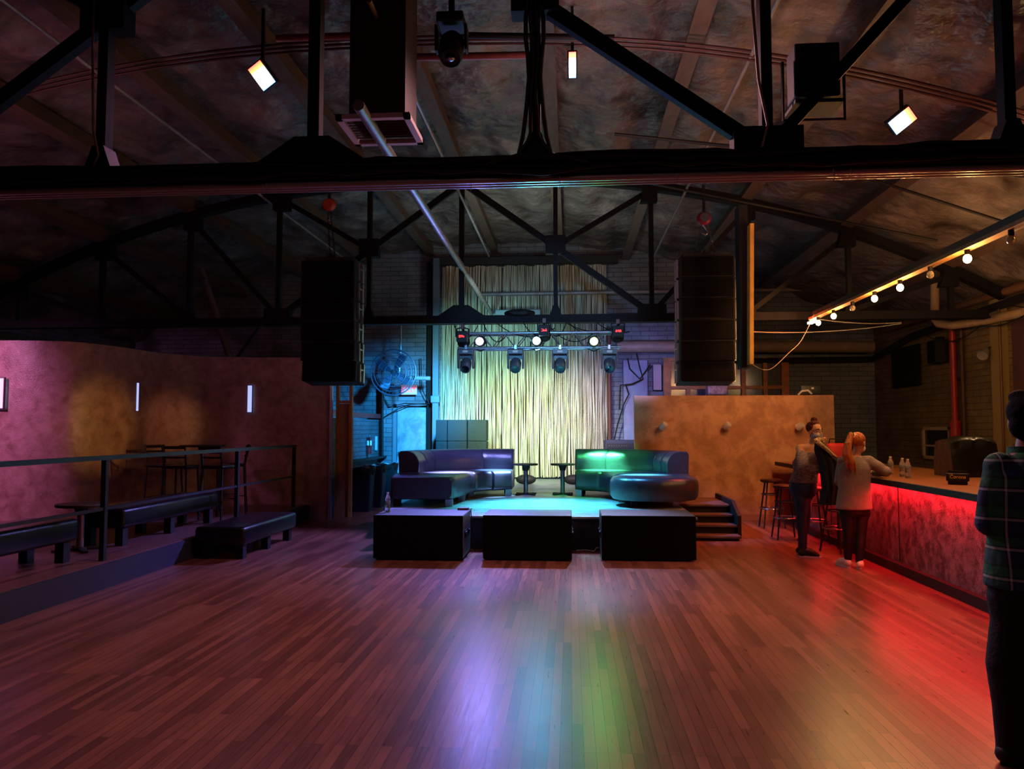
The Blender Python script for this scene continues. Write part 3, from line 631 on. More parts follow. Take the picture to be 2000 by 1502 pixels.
# ------------------------------------------------------------------ line arrays
def line_array(px0, px1, py0, py1, Y, side, label, hlabel):
    a, b = atY(px0, py0, Y), atY(px1, py1, Y); cx = (a.x+b.x)/2; w = b.x-a.x; H = a.z-b.z; n = 6
    t = thing('speaker_array', label, 'speaker', (cx, Y+0.25, b.z))
    y = Y; x = cx; z = a.z; tilt = 0; hh = H/n
    for k in range(n):
        tilt = R(0 if k < 3 else (k-2)*2.0); off = 0.012*max(0, k-2)**2
        c = Vector((cx, Y+0.27-off*-1, a.z-hh*(k+0.5)))
        cab = MB().box(c, (w, 0.50, hh-0.008), rot=(-tilt, 0, 0), bev=0.008).build('cabinet', MATTE, t)
        MB().box(c + Vector((0, -0.252, 0)), (w-0.05, 0.01, hh-0.03), rot=(-tilt, 0, 0)).build('grille', GRILLE, cab)
        for s in (-1, 1):
            MB().box(c + Vector((s*(w/2+0.02), 0.10, 0)), (0.03, 0.06, hh-0.02), rot=(-tilt, 0, 0)).box(c + Vector((s*(w/2+0.02), -0.10, 0)), (0.03, 0.03, hh-0.04)).box(c+Vector((s*(w/2+0.02), 0, 0.05)), (0.02, 0.25, 0.02)).build('rigging_bracket', ALU, cab)
    MB().box((cx, Y+0.27, a.z+0.03), (w-0.1, 0.40, 0.05)).box((cx, Y+0.27, a.z+0.08), (0.06, 0.5, 0.06)).build('fly_frame', BLACK, t)
    return cx, a.z, t
lx, lz, _ = line_array(587, 690, 508, 746, 11.2, -1, 'black line array speaker hanging above the left wall end', '')
rx, rz_, _ = line_array(1328, 1440, 500, 746, 11.2, 1, 'black line array speaker hanging beside the yellow plank', '')
HO = mat('hoist_orange', 'b03a1e', 0.45); HR = mat('hoist_red', '8a1f38', 0.3, 0.2)
def hoist(px, py, Y, m, label, x2, z2, top, spread):
    p = atY(px, py, Y); t = thing('chain_hoist', label, 'hoist', p)
    MB().ball(p, 0.11, 3, (1, 0.7, 0.95)).build('housing', m, t, smooth=True)
    MB().cyl((p.x, p.y-0.085, p.z), (p.x, p.y-0.06, p.z), 0.07).build('cover_plate', CHROME if m is HR else m, t)
    MB().tube([(p.x, p.y, p.z+0.08), (p.x, p.y, top)], 0.022, 8).build('hanger_strap', BLACK, t)
    MB().tube([(p.x-0.02, p.y, p.z-0.09), (p.x+0.02, p.y, p.z-0.15), (p.x+0.06, p.y, p.z-0.21), (p.x+0.02, p.y, p.z-0.25), (p.x-0.03, p.y, p.z-0.22)], 0.016, 8).build('hook', CHROME, t, smooth=True)
    for s in ((-1, 1) if spread else (-0.4, 0.4)):
        n = 26; b = MB(); q0 = Vector((p.x+s*0.05, p.y, p.z-0.1)); q1 = Vector((x2+s*(0.16 if spread else 0.10), 11.45, z2+0.06))
        for k in range(n):
            c = q0.lerp(q1, (k+0.5)/n); d = (q1-q0).normalized(); u = Vector((1, 0, 0)) if k % 2 else Vector((0, 1, 0)); L_ = (q1-q0).length/n*0.72
            b.tube([c + d*L_*math.cos(a) + u*0.011*math.sin(a) for a in [2*PI*j/8 for j in range(8)]], 0.004, 4, close=True)
        b.build('lift_chain', CHROME if spread else BLACK, t)
    return t
hoist(643, 400, 11.5, HO, 'orange chain hoist holding the left speaker array', lx, lz, 5.3, False)
hoist(1375, 427, 11.5, HR, 'shiny red chain hoist holding the right speaker array', rx, rz_, zch(rx)-.06, True)

# ------------------------------------------------------------------ lighting truss
LT = thing('lighting_truss', 'short aluminium lattice truss holding the stage lamps', 'truss', (-0.53, 12.0, 2.8))
za, zb_ = atY(1000, 681, 12.0).z, atY(1000, 652, 12.0).z
x0, x1 = atY(896, 670, 12).x, atY(1212, 670, 12).x
corners = [(11.87, za), (12.13, za+0.0), (11.90, zb_), (12.13, zb_)]
b = MB()
for y, z in corners: b.cyl((x0, y, z), (x1, y, z), 0.022, seg=10)
b.build('main_tube', ALU, LT, smooth=True)
b = MB(); n = 14
for k in range(n):
    xa, xb = x0 + (x1-x0)*k/n, x0+(x1-x0)*(k+1)/n
    for (A, B_) in ((0, 2), (1, 3), (2, 3)):
        p0 = (xa, *corners[A if k % 2 else B_]); p1 = (xb, *corners[B_ if k % 2 else A]); b.cyl(p0, p1, 0.009, seg=6)
b.build('lattice', ALU, LT)
for px in (905, 1063, 1208):
    q = atY(px, 640, 12); MB().box((q.x, 12, (zb_+3.24)/2), (0.04, 0.04, 3.24-zb_)).build('hanger', BLACK, LT)
DISP = mat('red_digits', 'ff2020', 0.4, emit=(1, 0.03, 0.03), estr=5)
DIG = {'front': 0}
for (px, py, s), lab in zip(((903, 658, 0), (1063, 646, 1), (1207, 648, 2)), ('wash lamp with red display at left end of the lighting truss', 'wash lamp with red display on the middle of the lighting truss', 'wash lamp with red display at right end of the lighting truss')):
    q = atY(px, py, 11.75); t = thing('wash_light', lab, 'stage light', q)
    MB().box(q, (0.17, 0.16, 0.17), bev=0.012).build('control_housing', BLACK, t)
    MB().box((q.x, q.y-0.082, q.z), (0.10, 0.004, 0.05)).build('display', BLACK, t)
    b = MB(); rn = random.Random(px)
    for d in range(3):
        xx = q.x-0.03+d*0.03
        for (dx, dz, hor) in ((0, 0.016, 1), (0, 0, 1), (0, -0.016, 1), (-0.009, 0.008, 0), (0.009, 0.008, 0), (-0.009, -0.008, 0), (0.009, -0.008, 0)):
            if rn.random() < 0.75: b.box((xx+dx, q.y-0.086, q.z+dz), (0.016 if hor else 0.005, 0.003, 0.005 if hor else 0.014))
    b.build('digits', DISP, t)
    MB().lathe([(0.02, 0), (0.09, 0.01), (0.10, 0.06), (0.10, 0.10), (0.02, 0.10)], (q.x, q.y+0.08, q.z-0.02), 18, (0, 0.6, -0.4)).build('lamp_head', BLACK, t, smooth=True)
    MB().tube([(q.x-0.10, q.y, q.z), (q.x-0.10, q.y, q.z+0.12), (q.x, q.y, q.z+0.15), (q.x+0.10, q.y, q.z+0.12), (q.x+0.10, q.y, q.z)], 0.012, 6).build('yoke', BLACK, t)
    MB().box((q.x, q.y, q.z+0.155), (0.05, 0.05, 0.07)).build('clamp', mat('clamp_red', '5c2f30', 0.5), t)
for (px, py), (x, c1, c2), lab in zip(((937, 667), (1048, 666), (1160, 667)), PAR, ('round LED par lamp glowing violet white on the lighting truss', 'round LED par lamp glowing bluish white on the lighting truss', 'round LED par lamp glowing green white on the lighting truss')):
    q = atY(px, py, 11.80); t = thing('par_light', lab, 'stage light', q)
    MB().lathe([(0.01, 0.0), (0.075, 0.0), (0.085, 0.03), (0.085, 0.18), (0.01, 0.20)], (q.x, q.y-0.02, q.z), 22, (0, 1, 0.12)).build('can', BLACK, t, smooth=True)
    MB().lathe([(0.005, -0.008), (0.058, -0.008), (0.058, 0.0), (0.005, 0.0)], (q.x, q.y-0.025, q.z), 22, (0, 1, 0.12)).build('lens', mat('lens_glow', 'ffffff', 0.3, emit=c1, estr=30), t)
    MB().tube([(q.x-0.095, q.y+0.08, q.z), (q.x-0.095, q.y+0.10, q.z-0.10), (q.x, q.y+0.10, q.z-0.14), (q.x+0.095, q.y+0.10, q.z-0.10), (q.x+0.095, q.y+0.08, q.z)], 0.010, 6).build('yoke', BLACK, t)
HEADM = mat('fixture_shell', '565c68', 0.4, 0, 0.1, 20)
for (px, py), lab in zip(((910, 704), (1007, 704), (1094, 704), (1190, 704)), ('moving head lamp hanging first from the left on the lighting truss', 'moving head lamp hanging second from the left on the lighting truss', 'moving head lamp hanging third from the left on the lighting truss', 'moving head lamp hanging last on the right end of the lighting truss')):
    q = atY(px, py, 11.85); t = thing('moving_head_light', lab, 'stage light', q, 0, 'moving heads below the lighting truss')
    MB().box((q.x, q.y, q.z+0.13), (0.25, 0.18, 0.08), bev=0.014).build('base', HEADM, t)
    MB().box((q.x, q.y-0.092, q.z+0.132), (0.08, 0.004, 0.035)).build('display', WHITE, t)
    for s in (-1, 1): MB().prism([(q.x+s*0.100, q.y-0.07, q.z+0.10), (q.x+s*0.100, q.y+0.07, q.z+0.10), (q.x+s*0.100, q.y+0.05, q.z-0.13), (q.x+s*0.100, q.y-0.05, q.z-0.13)], (s*0.030, 0, 0)).build('yoke_arm', HEADM, t, bevel=0.008)
    MB().prism([(q.x-0.10, q.y+0.02, q.z+0.10), (q.x+0.10, q.y+0.02, q.z+0.10), (q.x+0.10, q.y+0.02, q.z+0.02), (q.x-0.10, q.y+0.02, q.z+0.02)], (0, 0.04, 0)).build('yoke_bridge', HEADM, t)
    MB().lathe([(0.01, 0.12), (0.07, 0.12), (0.088, 0.05), (0.088, -0.08), (0.076, -0.12), (0.068, -0.12), (0.064, -0.10), (0.01, -0.10)], (q.x, q.y, q.z-0.07), 20, (0, 0.75, 0.65)).build('head', HEADM, t, smooth=True)
    MB().lathe([(0.005, -0.005), (0.058, -0.012), (0.058, 0.0), (0.005, 0.01)], (q.x, q.y-0.074, q.z-0.135), 18, (0, 0.75, 0.65)).build('lens', mat('dark_lens', '20252c', 0.05, 0.3), t, smooth=True)
    MB().box((q.x, q.y, q.z+0.20), (0.035, 0.05, 0.08)).build('clamp', ALU, t)

# ------------------------------------------------------------------ ceiling fixtures
def rainbow():
    m = bpy.data.materials.new('flood_glow'); m.use_nodes = True; N = m.node_tree.nodes; L = m.node_tree.links; b = N['Principled BSDF']
    tc = N.new('ShaderNodeTexCoord'); sp = N.new('ShaderNodeSeparateXYZ'); r = N.new('ShaderNodeValToRGB'); mr = N.new('ShaderNodeMapRange')
    mr.inputs[1].default_value = -0.13; mr.inputs[2].default_value = 0.13; L.new(tc.outputs['Object'], sp.inputs[0]); L.new(sp.outputs['Y'], mr.inputs[0]); L.new(mr.outputs[0], r.inputs[0])
    e = r.color_ramp.elements; e[0].position = 0.0; e[0].color = (1, 0.03, 0.05, 1); e[1].position = 1.0; e[1].color = (0.05, 0.3, 1, 1)
    for p_, c_ in ((0.22, (1, 0.25, 0.05, 1)), (0.38, (1, 1, 1, 1)), (0.75, (0.7, 1, 1, 1))): q_ = e.new(p_); q_.color = c_
    L.new(r.outputs[0], b.inputs['Emission Color']); b.inputs['Emission Strength'].default_value = 5; return m
GLOW = rainbow()
for (loc, col), (px, py, Y, rz, lab) in zip(FLOOD[:3], ((511, 148, 7.35, 0.5, 'small bright rainbow-edged flood light on the left of the ceiling'), (1118, 127, 7.5, 0.0, 'small red and blue flood light near the ceiling middle'), (1763, 236, 8.2, -0.75, 'small bright violet-edged flood light on the right of the ceiling'))):
    q = atY(px, py, Y); t = thing('flood_light', lab, 'light', q, 0); M_ = parent_matrix(t)
    w = 0.07 if px == 1118 else 0.16; TL = Euler((R(-62), 0, 0)).to_matrix() @ Euler((0, 0, {511: -0.55, 1118: 0.0, 1763: 0.85}[px])).to_matrix()
    b = MB().box((0, 0, 0.05), (w+0.03, 0.27, 0.08), bev=0.01); b.bm.transform(M_ @ TL.to_4x4()); b.build('housing', BLACK, t)
    b = MB().box((0, 0, 0.003), (w, 0.24, 0.006)); g = b.build('glowing_panel', GLOW, t, world=False); g.rotation_euler = TL.to_euler()
    MB().bar((q.x, q.y+0.02, q.z+0.08), (q.x, q.y+0.02, zroof(q.x)-0.05), 0.03, 0.03).build('bracket', BLACK, t)
# duct drop with framed grille
z = 4.0; a0, a1 = atZ(655, 228, z), atZ(800, 224, z); b0, b1 = atZ(697, 282, z), atZ(825, 278, z)
cx, cy = (a0.x+a1.x+b0.x+b1.x)/4, (a0.y+b0.y)/2; w, d = a1.x-a0.x, b0.y-a0.y
t = thing('air_vent', 'square brown duct drop with pale framed ceiling vent', 'vent', (cx, cy, z))
b = MB()
for sx in (-1, 1): b.box((cx+sx*(w/2-0.025), cy, z), (0.05, d, 0.04))
for sy in (-1, 1): b.box((cx, cy+sy*(d/2-0.025), z), (w, 0.05, 0.04))
b.build('frame', mat('vent_frame', 'e2ccd2', 0.5), t)
b = MB()
for k in range(10): b.box((cx, cy-d/2+0.06+(d-0.12)*k/9, z+0.012), (w-0.1, 0.03, 0.006), rot=(R(30), 0, 0))
b.build('louvres', mat('vent_slats', '4a3439', 0.6), t)
MB().box((cx+0.02, cy, (z+0.03+zroof(cx)+0.02)/2), (w-0.14, d-0.14, zroof(cx)-z-0.01)).build('duct', mat('duct_brown', '3b2420', 0.6, 0.1, 0.2, 5), t)
# long conduits running along the roof to the stage wall
def conduit(name, pts, r, m, label, cat='pipe', group=None, seg=10, smooth=True):
    o = MB().tube(pts, r, seg).build(name, m, smooth=smooth); return tag(o, label, cat, group)
q1, q0 = atY(960, 612, 17.0), atY(700, 205, 5.55)
conduit('vent_pipe', [q0, q1], 0.045, PIPE, 'thick grey pipe slanting back from the ceiling vent to the stage wall')
q1, q0 = atY(955, 500, 16.5), atY(720, 0, 5.6)
conduit('thin_conduit', [q0, q1], 0.022, PIPE, 'thin grey conduit running back beside the thick slanting pipe')
for (x_, lab) in ((-4.9, 'pale conduit running back below the roof, left of the orange hoist'), (1.78, 'pale conduit running back below the roof, over the right speaker array')):
    conduit('roof_conduit', [(x_, 5.4, zch(x_)-0.1), (x_, 17.4, zch(x_)-0.1)], 0.022, PIPE, lab)
for (xa, ya, xb, yb_, Y, r, m, lab) in ((930, 575, 1700, 563, 17.2, 0.045, PIPE, 'upper of the two thin pipes across the stage wall'), (700, 625, 1500, 617, 17.2, 0.06, PIPE, 'lower of the two thin pipes across the stage wall'), (1205, 677, 1705, 677, 16.9, 0.13, mat('fat_duct', '8a7468', 0.55, 0, 0.2, 5), 'fat round duct across the wall behind the partition'),
    (540, 75, 745, 68, 7.1, 0.035, PIPER, 'red sprinkler pipe across the ceiling left of the vent duct'), (800, 112, 1062, 107, 7.1, 0.035, PIPER, 'red sprinkler pipe across the ceiling right of the vent duct')):
    conduit('cross_pipe', [atY(xa, ya, Y), atY(xb, yb_, Y)], r, m, lab)
conduit('vertical_pipe', [atY(838/1 if False else 1292, 585, 17.1), atY(1292, 625, 17.1)], 0.04, PIPE, 'short upright pipe joining the two thin wall pipes')
for k in range(3):
    pts = [(x_/10.0, 7.4+0.06*k, zch(x_/10.0)-0.10-0.012*k) for x_ in range(-100, 66, 3)]
    conduit('roof_cable', pts, 0.014, mat('brown_conduit', '4b2b25', 0.5), 'brown conduit bent along the roof curve, %s the flood lights' % ('nearest the viewer of three before', 'middle of three before', 'farthest of three, closest to')[k], 'conduit', 'conduits bent along the roof')
conduit('ceiling_bar', [atY(860, 68, 7.0), atY(1200, 74, 7.0)], 0.03, BLACK, 'black bar carrying the big moving head below the ceiling', 'bar')
for k, (xa, ya, xb, yb_, Y) in enumerate(((1200, 262, 2000, 345, 8.4), (1230, 350, 1830, 470, 10.9), (1640, 330, 1980, 440, 9.6))):
    conduit('roof_brace', [atY(xa, ya, Y), atY(xb, yb_, Y)], 0.018, BLACK, ('dark rod under the right roof, nearest the viewer', 'dark rod under the right roof, just before the far truss', 'dark rod under the right roof, above the lit bulbs')[k], 'rod')
# big moving head hanging on the near side of the ceiling
q = atY(882, 85, 6.6); t = thing('moving_head_light', 'large dark moving head lamp hanging near the ceiling, left of the red flood', 'stage light', q)
MB().box((q.x, q.y, q.z+0.19), (0.24, 0.26, 0.09), bev=0.015).build('base', BLACK, t)
for s_ in (-1, 1): MB().prism([(q.x+s_*0.12, q.y-0.07, q.z+0.15), (q.x+s_*0.12, q.y+0.07, q.z+0.15), (q.x+s_*0.12, q.y+0.05, q.z-0.08), (q.x+s_*0.12, q.y-0.05, q.z-0.08)], (s_*0.025, 0, 0)).build('yoke_arm', BLACK, t, bevel=0.008)
MB().lathe([(0.01, 0.15), (0.07, 0.15), (0.11, 0.08), (0.11, -0.10), (0.09, -0.15), (0.08, -0.13), (0.01, -0.13)], (q.x, q.y, q.z-0.04), 22, (0, 0.45, 0.9)).build('head', BLACK, t, smooth=True)
MB().ball((q.x, q.y-0.06, q.z-0.17), 0.045, 2, (1, 1, 0.5)).build('lens', CHROME, t, smooth=True)
MB().box((q.x, q.y, (q.z+0.23+zroof(q.x))/2), (0.05, 0.05, zroof(q.x)-q.z-0.23)).build('hanger', BLACK, t)
# black lamp box on the near truss
q = atY(1588, 148, 5.15); t = thing('lamp_box', 'square black lamp box fixed to the nearer truss post', 'light', q)
MB().box((q.x, q.y, q.z), (0.29, 0.20, 0.36), bev=0.012).build('housing', BLACK, t)
b = MB()
for k in range(7): b.box((q.x-0.02, q.y-0.103, q.z-0.14+k*0.035), (0.18, 0.01, 0.012))
b.build('cooling_fins', GRILLE, t); MB().box((q.x, q.y-0.104, q.z+0.13), (0.20, 0.006, 0.04)).build('plate', STEEL, t)
MB().box((q.x, q.y, q.z-0.22), (0.31, 0.24, 0.025)).build('hood', BLACK, t)
MB().tube([(q.x-0.20, q.y, q.z+0.1), (q.x-0.20, q.y, q.z-0.30), (q.x+0.20, q.y, q.z-0.30), (q.x+0.20, q.y, q.z+0.1)], 0.012, 6).build('yoke', BLACK, t)
# cable bundles on the near truss
rn = random.Random(11)
names = ['black cable lying along the nearer truss, %s' % w for w in ('topmost strand', 'second strand', 'third strand', 'lowest strand')]
for k in range(4):
    pts = []; X = -5.0
    while X < 5.2: pts.append((X, 5.02-0.095-0.02*(k % 2), 3.345-0.030*k+0.012*math.sin(X*3.1+k*2)-abs(rn.gauss(0, 0.012)))); X += 0.22
    conduit('truss_cable', pts, 0.011+0.003*(k % 2), RUBBER, names[k], 'cable', 'cables along the nearer truss', 6)
for k in range(4):
    x6 = XC+PAN; o_ = -0.05+0.033*k
    pts = [(x6+o_+0.012*math.sin(j*1.3+k), 4.94, 5.3-j*0.13) for j in range(14)] + [(x6+o_*1.6, 4.93, 3.46), (x6+(0.11 if k > 1 else -0.11), 4.92, 3.34), (x6+(0.35 if k > 1 else -0.35), 4.91, 3.27)]
    conduit('post_cable', pts, 0.014, RUBBER, 'dark cable down the middle post of the nearer truss, %s of four' % ('leftmost', 'second from left', 'third from left', 'rightmost')[k], 'cable', 'cables down the middle post', 6)
for k, (yy, zz) in enumerate(((4.985, 3.20), (5.035, 3.20), (5.085, 3.20))):
    conduit('truss_conduit', [(-6.5, yy, zz), (6.4, yy, zz)], 0.022, mat('grey_conduit', '9a9aa0', 0.35, 0.2), 'grey conduit clipped below the nearer truss chord, %s' % ('nearest the viewer', 'middle one', 'nearest the stage')[k], 'conduit', 'conduits below the nearer truss')
x7 = XC+2*PAN
conduit('post_cable', [(x7-0.07, 4.95, 5.2), (x7-0.09, 4.94, 4.3), (x7-0.06, 4.94, 3.8), (x7-0.01, 4.93, 3.5), (x7-0.05, 4.93, 3.35)], 0.010, PIPE, 'grey cable running down the truss post below the black lamp box', 'cable')
x4 = XC-PAN
conduit('post_cable', [(x4-0.05, 4.95, 5.2), (x4-0.055, 4.94, 4.2), (x4-0.03, 4.94, 3.6), (x4+0.02, 4.93, 3.42), (x4-0.02, 4.93, 3.33)], 0.008, PIPE, 'grey cable running down the left post of the nearer truss', 'cable')
for k, (px, dz) in enumerate(((920, 0.03), (1093, 0.03), (1322, 0.025), (1628, 0.03), (1662, 0.022), (520, 0.02))):
    q = atY(px, 352, 4.9); MBt = MB().tube([(q.x, 4.9, 3.19), (q.x+0.004, 4.9, 3.15), (q.x-0.003, 4.9, 3.19-dz*3)], 0.0025, 5).build('cable_tie', WIRE); tag(MBt, 'white cable tie tail on the nearer truss, %s' % ('above the lighting truss, left', 'just above the middle of the stage', 'above the right speaker array', 'left one of a pair', 'right one of a pair', 'left of the orange hoist')[k], 'cable tie', 'cable tie tails')
rr = random.Random(5)
for k in range(9):
    xa = rr.uniform(880, 1180); xb = xa+rr.uniform(30, 120)
    conduit('stage_cable', sag(atY(xa, 628, 11.95), atY(min(xb, 1230), 630+rr.uniform(0, 20), 11.95), rr.uniform(.05, .25)), 0.008, RUBBER, 'thin black cables looping above the lighting truss', 'cable', 'cables over the lighting truss', 5)
tag(MB().ball(atY(1015, 612, 12.1), 0.20, 2, (1.3, 0.7, 0.35)).build('cable_coil', RUBBER), 'dark coil of cable heaped on the far truss', 'cable coil')
tag(MB().box(atY(1012, 618, 16.9), (1.0, 0.2, 0.28), bev=0.02).build('wall_heater', mat('pale_housing', '8a9aa0', 0.5)), 'pale box unit on the wall behind the far truss', 'heater')
conduit('far_cable', sag(atY(1465, 648, 12.0), atY(1760, 632, 12.0), 0.06), 0.008, WIRE, 'pale cable sagging below the far truss, lower of two', 'cable')
conduit('far_cable', sag(atY(1590, 622, 11.6), atY(1760, 630, 12.0), 0.04), 0.008, WIRE, 'pale cable sagging below the far truss, upper of two', 'cable')
# pulley on left wall region and left hanging brace
conduit('wall_brace', [atY(378, 480, 15.5), atY(450, 700, 15.5)], 0.07, mat('grey_timber', '6a6068', 0.6), 'pale timber brace slanting down behind the curved wall', 'brace')
conduit('wall_brace', [atY(505, 640, 15.5), atY(462, 700, 15.5)], 0.03, BLACK, 'thin dark brace meeting the pale timber brace', 'brace')
q = atY(640, 390, 11.6)
# ------------------------------------------------------------------ raised lounge on the left
struct(MB().box(((XL-4.55)/2, 4.6, 0.125), (XL*-1-4.55, 17.2, 0.25)).build('floor_raised', mat('lounge_floor', '6b4a45', 0.4, 0, 0.3, 4, stretch=(1, 5, 1))))
struct(MB().box((-4.535, 4.6, 0.12), (0.03, 17.2, 0.24)).build('trim_riser', mat('riser_paint', '23243a', 0.6)))
CW = [(-10.35, 10.9), (-9.2, 10.40), (-8.04, 10.22), (-7.36, 10.34), (-7.01, 10.62), (-6.82, 11.35), (-6.70, 12.20), (-6.25, 12.78), (-5.4, 12.98), (-4.67, 13.05), (-4.18, 13.14)]
def cr(P, n=8):
    out = []
    for k in range(len(P)-1):
        p = [Vector((*P[max(0, min(len(P)-1, k+d))], 0)) for d in (-1, 0, 1, 2)]
        for j in range(n):
            u = j/n; out.append(0.5*((2*p[1]) + (p[2]-p[0])*u + (2*p[0]-5*p[1]+4*p[2]-p[3])*u*u + (3*p[1]-p[0]-3*p[2]+p[3])*u**3))
    out.append(Vector((*P[-1], 0))); return out
pth = cr(CW); front = []; back = []
for k, p in enumerate(pth):
    d = (pth[min(k+1, len(pth)-1)] - pth[max(k-1, 0)]).normalized(); nrm = Vector((d.y, -d.x, 0)); front.append(p); back.append(p - nrm*0.14)
b = MB(); ringz = []
for k in range(len(pth)):
    f, q = front[k], back[k]; ringz.append([(f.x, f.y, 0.0), (q.x, q.y, 0.0), (q.x, q.y, 2.8), (f.x, f.y, 2.8)])
cw = struct(b.rings(ringz).build('wall_curved', M_CURVE, smooth=True))
struct(MB().box((-4.16, 13.12, 1.42), (0.045, 0.05, 2.84)).build('trim_corner', mat('corner_metal', 'a9b4c4', 0.35, 0.6)))
def slot(px, py, Y, ry, w, h, lab):
    q = atY(px, py, Y); t = thing('slot_light', lab, 'wall light', q, ry, None); M_ = parent_matrix(t)
    b = MB().box((0, 0, 0), (w, 0.012, h)); b.bm.transform(M_); b.build('glowing_panel', SLOT, t)
    b = MB()
    for s_ in (-1, 1): b.box((s_*(w/2+0.006), 0.002, 0), (0.012, 0.03, h+0.02))
    for s_ in (-1, 1): b.box((0, 0.002, s_*(h/2+0.006)), (w+0.02, 0.03, 0.012))
    b.bm.transform(M_); b.build('frame', mat('slot_frame', '6d4c55', 0.5), t)
SLOT = mat('slot_glow', 'c8c8ff', 0.4, emit=(0.42, 0.50, 1.0), estr=1.1)
slot(488, 779, 12.90, 0.12, 0.075, 0.46, 'thin glowing wall slot, rightmost on the curved wall')
slot(264, 775, 11.55, 1.25, 0.12, 0.44, 'thin glowing wall slot, middle one on the curved wall')
slot(1, 768, 10.17, -0.05, 0.10, 0.42, 'wide glowing wall slot at the left picture edge')
# railing
t = thing('lounge_railing', 'black metal railing along the raised lounge edge', 'railing', (-4.62, 8.5, 0.25))
for y in (3.9, 7.35, 10.4, 12.6): MB().box((-4.62, y, 0.75), (0.05, 0.05, 1.0)).build('post', BLACK, t)
MB().box((-4.62, 8.2, 1.265), (0.06, 8.9, 0.045)).build('top_rail', mat('rail_top', '1e2226', 0.35, 0.3), t)
MB().box((-4.62, 8.2, 0.76), (0.03, 8.9, 0.03)).build('mid_rail', BLACK, t)
def bench(cx, cy, z0, w, l, h, label):
    t = thing('padded_bench', label, 'bench', (cx, cy, z0))
    MB().box((cx, cy, z0+h-0.11), (w, l, 0.22), bev=0.045, seg=4).build('cushion', BVINYL, t, smooth=True)
    for sx in (-1, 1):
        for sy in (-1, 0, 1): MB().box((cx+sx*(w/2-0.09), cy+sy*(l/2-0.12), z0+(h-0.22)/2), (0.09, 0.10, h-0.22)).build('leg', BLACK, t)
bench(-4.17, 9.80, 0.0, 0.62, 1.75, 0.385, 'black padded bench on the dance floor beside the lounge step')
bench(-5.14, 6.10, 0.25, 0.55, 2.5, 0.42, 'black padded bench on the raised lounge, nearest the viewer')
bench(-5.20, 9.35, 0.25, 0.55, 2.3, 0.42, 'black padded bench on the raised lounge before the bar chairs')
q = atY(157, 1040, 7.95); table((q.x, 7.95, 0.25), 'low round table on the raised lounge between two benches', 0.50, 0.25, None)
# bar chairs and high table in the lounge
def barchair(loc, rz, label):
    t = thing('bar_chair', label, 'chair', loc, rz, 'bar chairs in the raised lounge')
    T = Matrix.Translation(loc) @ Euler((0, 0, rz)).to_matrix().to_4x4()
    def B(mb, nm, m, **k): mb.bm.transform(T); return mb.build(nm, m, t, **k)
    B(MB().box((0, 0, 0.75), (0.38, 0.38, 0.05), bev=0.018), 'seat', BVINYL, smooth=True)
    for sx in (-1, 1):
        B(MB().tube([(sx*0.19, 0.21, 0), (sx*0.165, 0.17, 0.73)], 0.014, 8), 'leg', BLACK)
        B(MB().tube([(sx*0.19, -0.21, 0), (sx*0.165, -0.17, 0.73)], 0.014, 8), 'leg', BLACK)
        B(MB().tube([(sx*0.165, 0.17, 0.73), (sx*0.165, 0.19, 0.85), (sx*0.17, 0.23, 1.06)], 0.014, 8), 'back_post', BLACK)
    for z in (1.035, 0.96, 0.89): B(MB().tube([(-0.168, 0.215-(1.06-z)*.2, z), (0, 0.25-(1.06-z)*.2, z), (0.168, 0.215-(1.06-z)*.2, z)], 0.013 if z < 1.03 else 0.022, 8), 'back_slat', BLACK)
    rr_ = 0.205
    B(MB().tube([(-rr_+.02, -rr_+.02, 0.28), (rr_-.02, -rr_+.02, 0.28), (rr_-.02, rr_-.02, 0.28), (-rr_+.02, rr_-.02, 0.28)], 0.010, 6, close=True), 'foot_rail', BLACK)
for px, Y, rz, lab in ((321, 11.3, 1.2, 'bar chair leftmost in the lounge, seen side on'), (354, 10.9, PI, 'bar chair with back to the viewer, left of the high table'), (430, 10.9, PI-0.2, 'bar chair with back to the viewer, right of the high table'), (455, 11.6, -1.2, 'bar chair rightmost in the lounge, facing the high table')):
    q = atY(px, 900, Y); barchair((q.x, Y, 0.25), rz, lab)
q = atY(395, 900, 11.75); table((q.x, 11.75, 0.25), 'high round table among the lounge bar chairs', 1.05, 0.34, None)

# ------------------------------------------------------------------ doorway and service corner left of the stage
t = struct(thing('door_1', None, None, (-4.0, 13.4, 0)))
MB().box((-4.00, 13.40, 1.0), (0.20, 0.04, 2.0)).build('door_panel', PLY, t)
for x_ in (-4.12, -3.88): MB().box((x_, 13.38, 1.18), (0.05, 0.09, 2.36)).build('door_frame', WOOD, t)
MB().box((-4.0, 13.38, 2.03), (0.24, 0.08, 0.05)).build('door_frame', WOOD, t)
struct(MB().box((-4.42, 15.35, 0.88), (0.10, 4.4, 1.76)).build('wall_service', M_SIDEL))
tag(MB().box((-4.40, 15.6, 1.84), (0.16, 3.9, 0.10)).build('ledge_beam', REDP), 'dark red painted beam on top of the low service wall', 'beam')
tag(MB().box((-4.27, 15.8, 0.92), (0.18, 3.4, 0.04), bev=0.006).build('wall_shelf', BLACK), 'narrow black shelf on the low wall above the bins', 'shelf')
q = atX(721, 868, -4.29); t = thing('fire_extinguisher', 'red fire extinguisher hanging on the low service wall', 'fire extinguisher', q)
MB().lathe([(0.005, -0.20), (0.05, -0.20), (0.055, -0.18), (0.055, 0.08), (0.03, 0.13), (0.015, 0.15), (0.005, 0.15)], q, 16).build('cylinder', REDP, t, smooth=True)
MB().lathe([(0.056, -0.02), (0.057, -0.02), (0.057, 0.08), (0.056, 0.08)], q, 16).build('label_band', WHITE, t, smooth=True)
